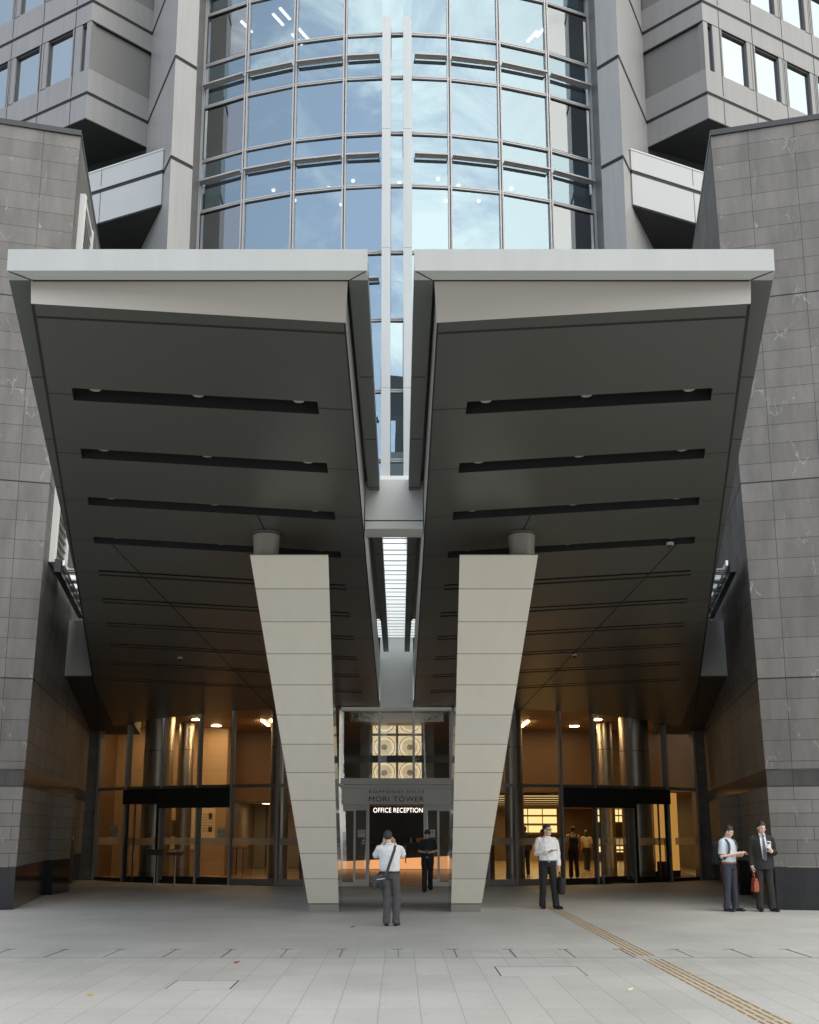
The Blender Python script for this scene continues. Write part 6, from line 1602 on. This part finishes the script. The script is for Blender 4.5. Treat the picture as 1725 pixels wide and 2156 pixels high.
# ================================================================== ACROSS THE PLAZA, BEHIND THE CAMERA (mirrored in the glass)
bark = plain('grey_bark', (0.16, 0.14, 0.12), 0.85, var=0.25, vscale=3, bump=0.4, bscale=12)
leaf_m = plain('tree_leaf', (0.055, 0.075, 0.022), 0.6, var=0.4, vscale=1.2)
far_white = plain('far_white_cladding', (0.62, 0.65, 0.66), 0.5, var=0.04, vscale=0.1)
far_grey = plain('far_grey_cladding', (0.26, 0.27, 0.28), 0.5, var=0.08, vscale=0.1)
far_glass = plain('far_dark_glass', (0.05, 0.06, 0.07), 0.15, var=0.2, vscale=0.2)
def make_tree(x, y, h, label, seed):
    rnd = random.Random(seed)
    t = thing('plaza_tree', label, 'tree', (x, y, 0), 'trees across the plaza')
    b = MB(); tips = []
    lean = Vector((rnd.uniform(-.06, .06), rnd.uniform(-.06, .06), 0))
    trunk = [Vector((x, y, 0)) + lean * z + Vector((math.sin(z * .7 + seed) * .12, math.cos(z * .6 + seed) * .12, z)) for z in [h * .5 * i / 6 for i in range(7)]]
    b.tube(trunk, [.30 - .022 * i for i in range(7)], bark, n=10)
    for k in range(9):
        p = trunk[rnd.randint(2, 6)]; a = rnd.uniform(0, 6.28); ln = h * rnd.uniform(.28, .5); el = rnd.uniform(.5, 1.25)
        pts = [p]; d = Vector((math.cos(a) * math.cos(el), math.sin(a) * math.cos(el), math.sin(el)))
        for q in range(4):
            d = (d + Vector((rnd.uniform(-.3, .3), rnd.uniform(-.3, .3), rnd.uniform(-.1, .25)))).normalized(); pts.append(pts[-1] + d * ln / 4)
            if q > 0: tips.append(pts[-1])
        b.tube(pts, [.13, .10, .075, .05, .025], bark, n=7)
    part(b, 'trunk', t)
    b = MB()
    for c in tips:
        for g_ in range(5):
            cc = c + Vector((rnd.gauss(0, .75), rnd.gauss(0, .75), rnd.gauss(.15, .55)))
            for q in range(26):
                p = cc + Vector((rnd.gauss(0, .38), rnd.gauss(0, .38), rnd.gauss(0, .30))); s_ = rnd.uniform(.08, .17)
                u = Vector((rnd.uniform(-1, 1), rnd.uniform(-1, 1), rnd.uniform(-.5, .5))).normalized(); w_ = u.cross(Vector((rnd.uniform(-1, 1), rnd.uniform(-1, 1), 1))).normalized()
                b.face([p - u * s_, p + w_ * s_ * .5, p + u * s_, p - w_ * s_ * .5], leaf_m)
    part(b, 'crown', t)
for k, (x, y, h, lb) in enumerate(((-9.5, -9, 12, 'leafy tree across the plaza, mirrored at the far left of the entrance glass'), (-3.2, -13, 13, 'leaning leafy tree mirrored in the left pane above the name sign'),
        (3.6, -15, 12.5, 'leafy tree mirrored in the right pane above the name sign'), (11, -10, 13, 'leafy tree across the plaza, mirrored at the far right of the entrance glass'),
        (-19, -12, 14, 'broad leafy tree at the outer left across the plaza'), (20, -13, 14, 'broad leafy tree at the outer right across the plaza'))):
    make_tree(x, y, h, lb, k * 5 + 3)
def far_block(x0, x1, y0, y1, h, fl, wall, label, name='far_building', roof=None):
    t = thing(name, label, 'building', ((x0 + x1) / 2, (y0 + y1) / 2, 0), 'buildings across the plaza')
    b = MB(); b.box(x0, x1, y0, y1, 0, h, wall); part(b, 'wall', t)
    nx = max(3, int((x1 - x0) / 4)); z = 4.0
    while z < h - fl:
        b = MB()
        for i in range(nx):
            xa = x0 + (x1 - x0) * (i + .12) / nx; xb = x0 + (x1 - x0) * (i + .88) / nx
            b.box(xa, xb, y1 - .05, y1 + .04, z + .9, z + fl - .5, far_glass)
        part(b, 'window_row', t); z += fl
    return t
t = far_block(-7, 12, -96, -80, 58, 4.2, far_white, 'pale office block across the plaza, mirrored between the tower fins')
b = MB(); b.prism([(-6, -94), (9, -94), (9, -81), (1.2, -80.5), (-6, -83)], 58, 70, far_grey); part(b, 'roof_storey', t)
b = MB(); n = 28
for k in range(n):
    a0, a1 = 2 * math.pi * k / n, 2 * math.pi * (k + 1) / n; f_ = lambda a, r, y: (.2 + r * math.cos(a), y, 50 + r * math.sin(a))
    b.face([f_(a0, 2.4, -79.8), f_(a1, 2.4, -79.8), f_(a1, 1.6, -79.7), f_(a0, 1.6, -79.7)], white_m); b.face([f_(a0, 1.6, -79.75), f_(a1, 1.6, -79.75), (.2, -79.75, 50)], far_glass)
part(b, 'round_window', t)
far_block(-75, -12, -75, -55, 34, 3.8, far_grey, 'low grey block across the plaza on the left, mirrored in the glass')
far_block(18, 80, -78, -56, 36, 3.8, far_grey, 'low grey block across the plaza on the right, mirrored in the glass')
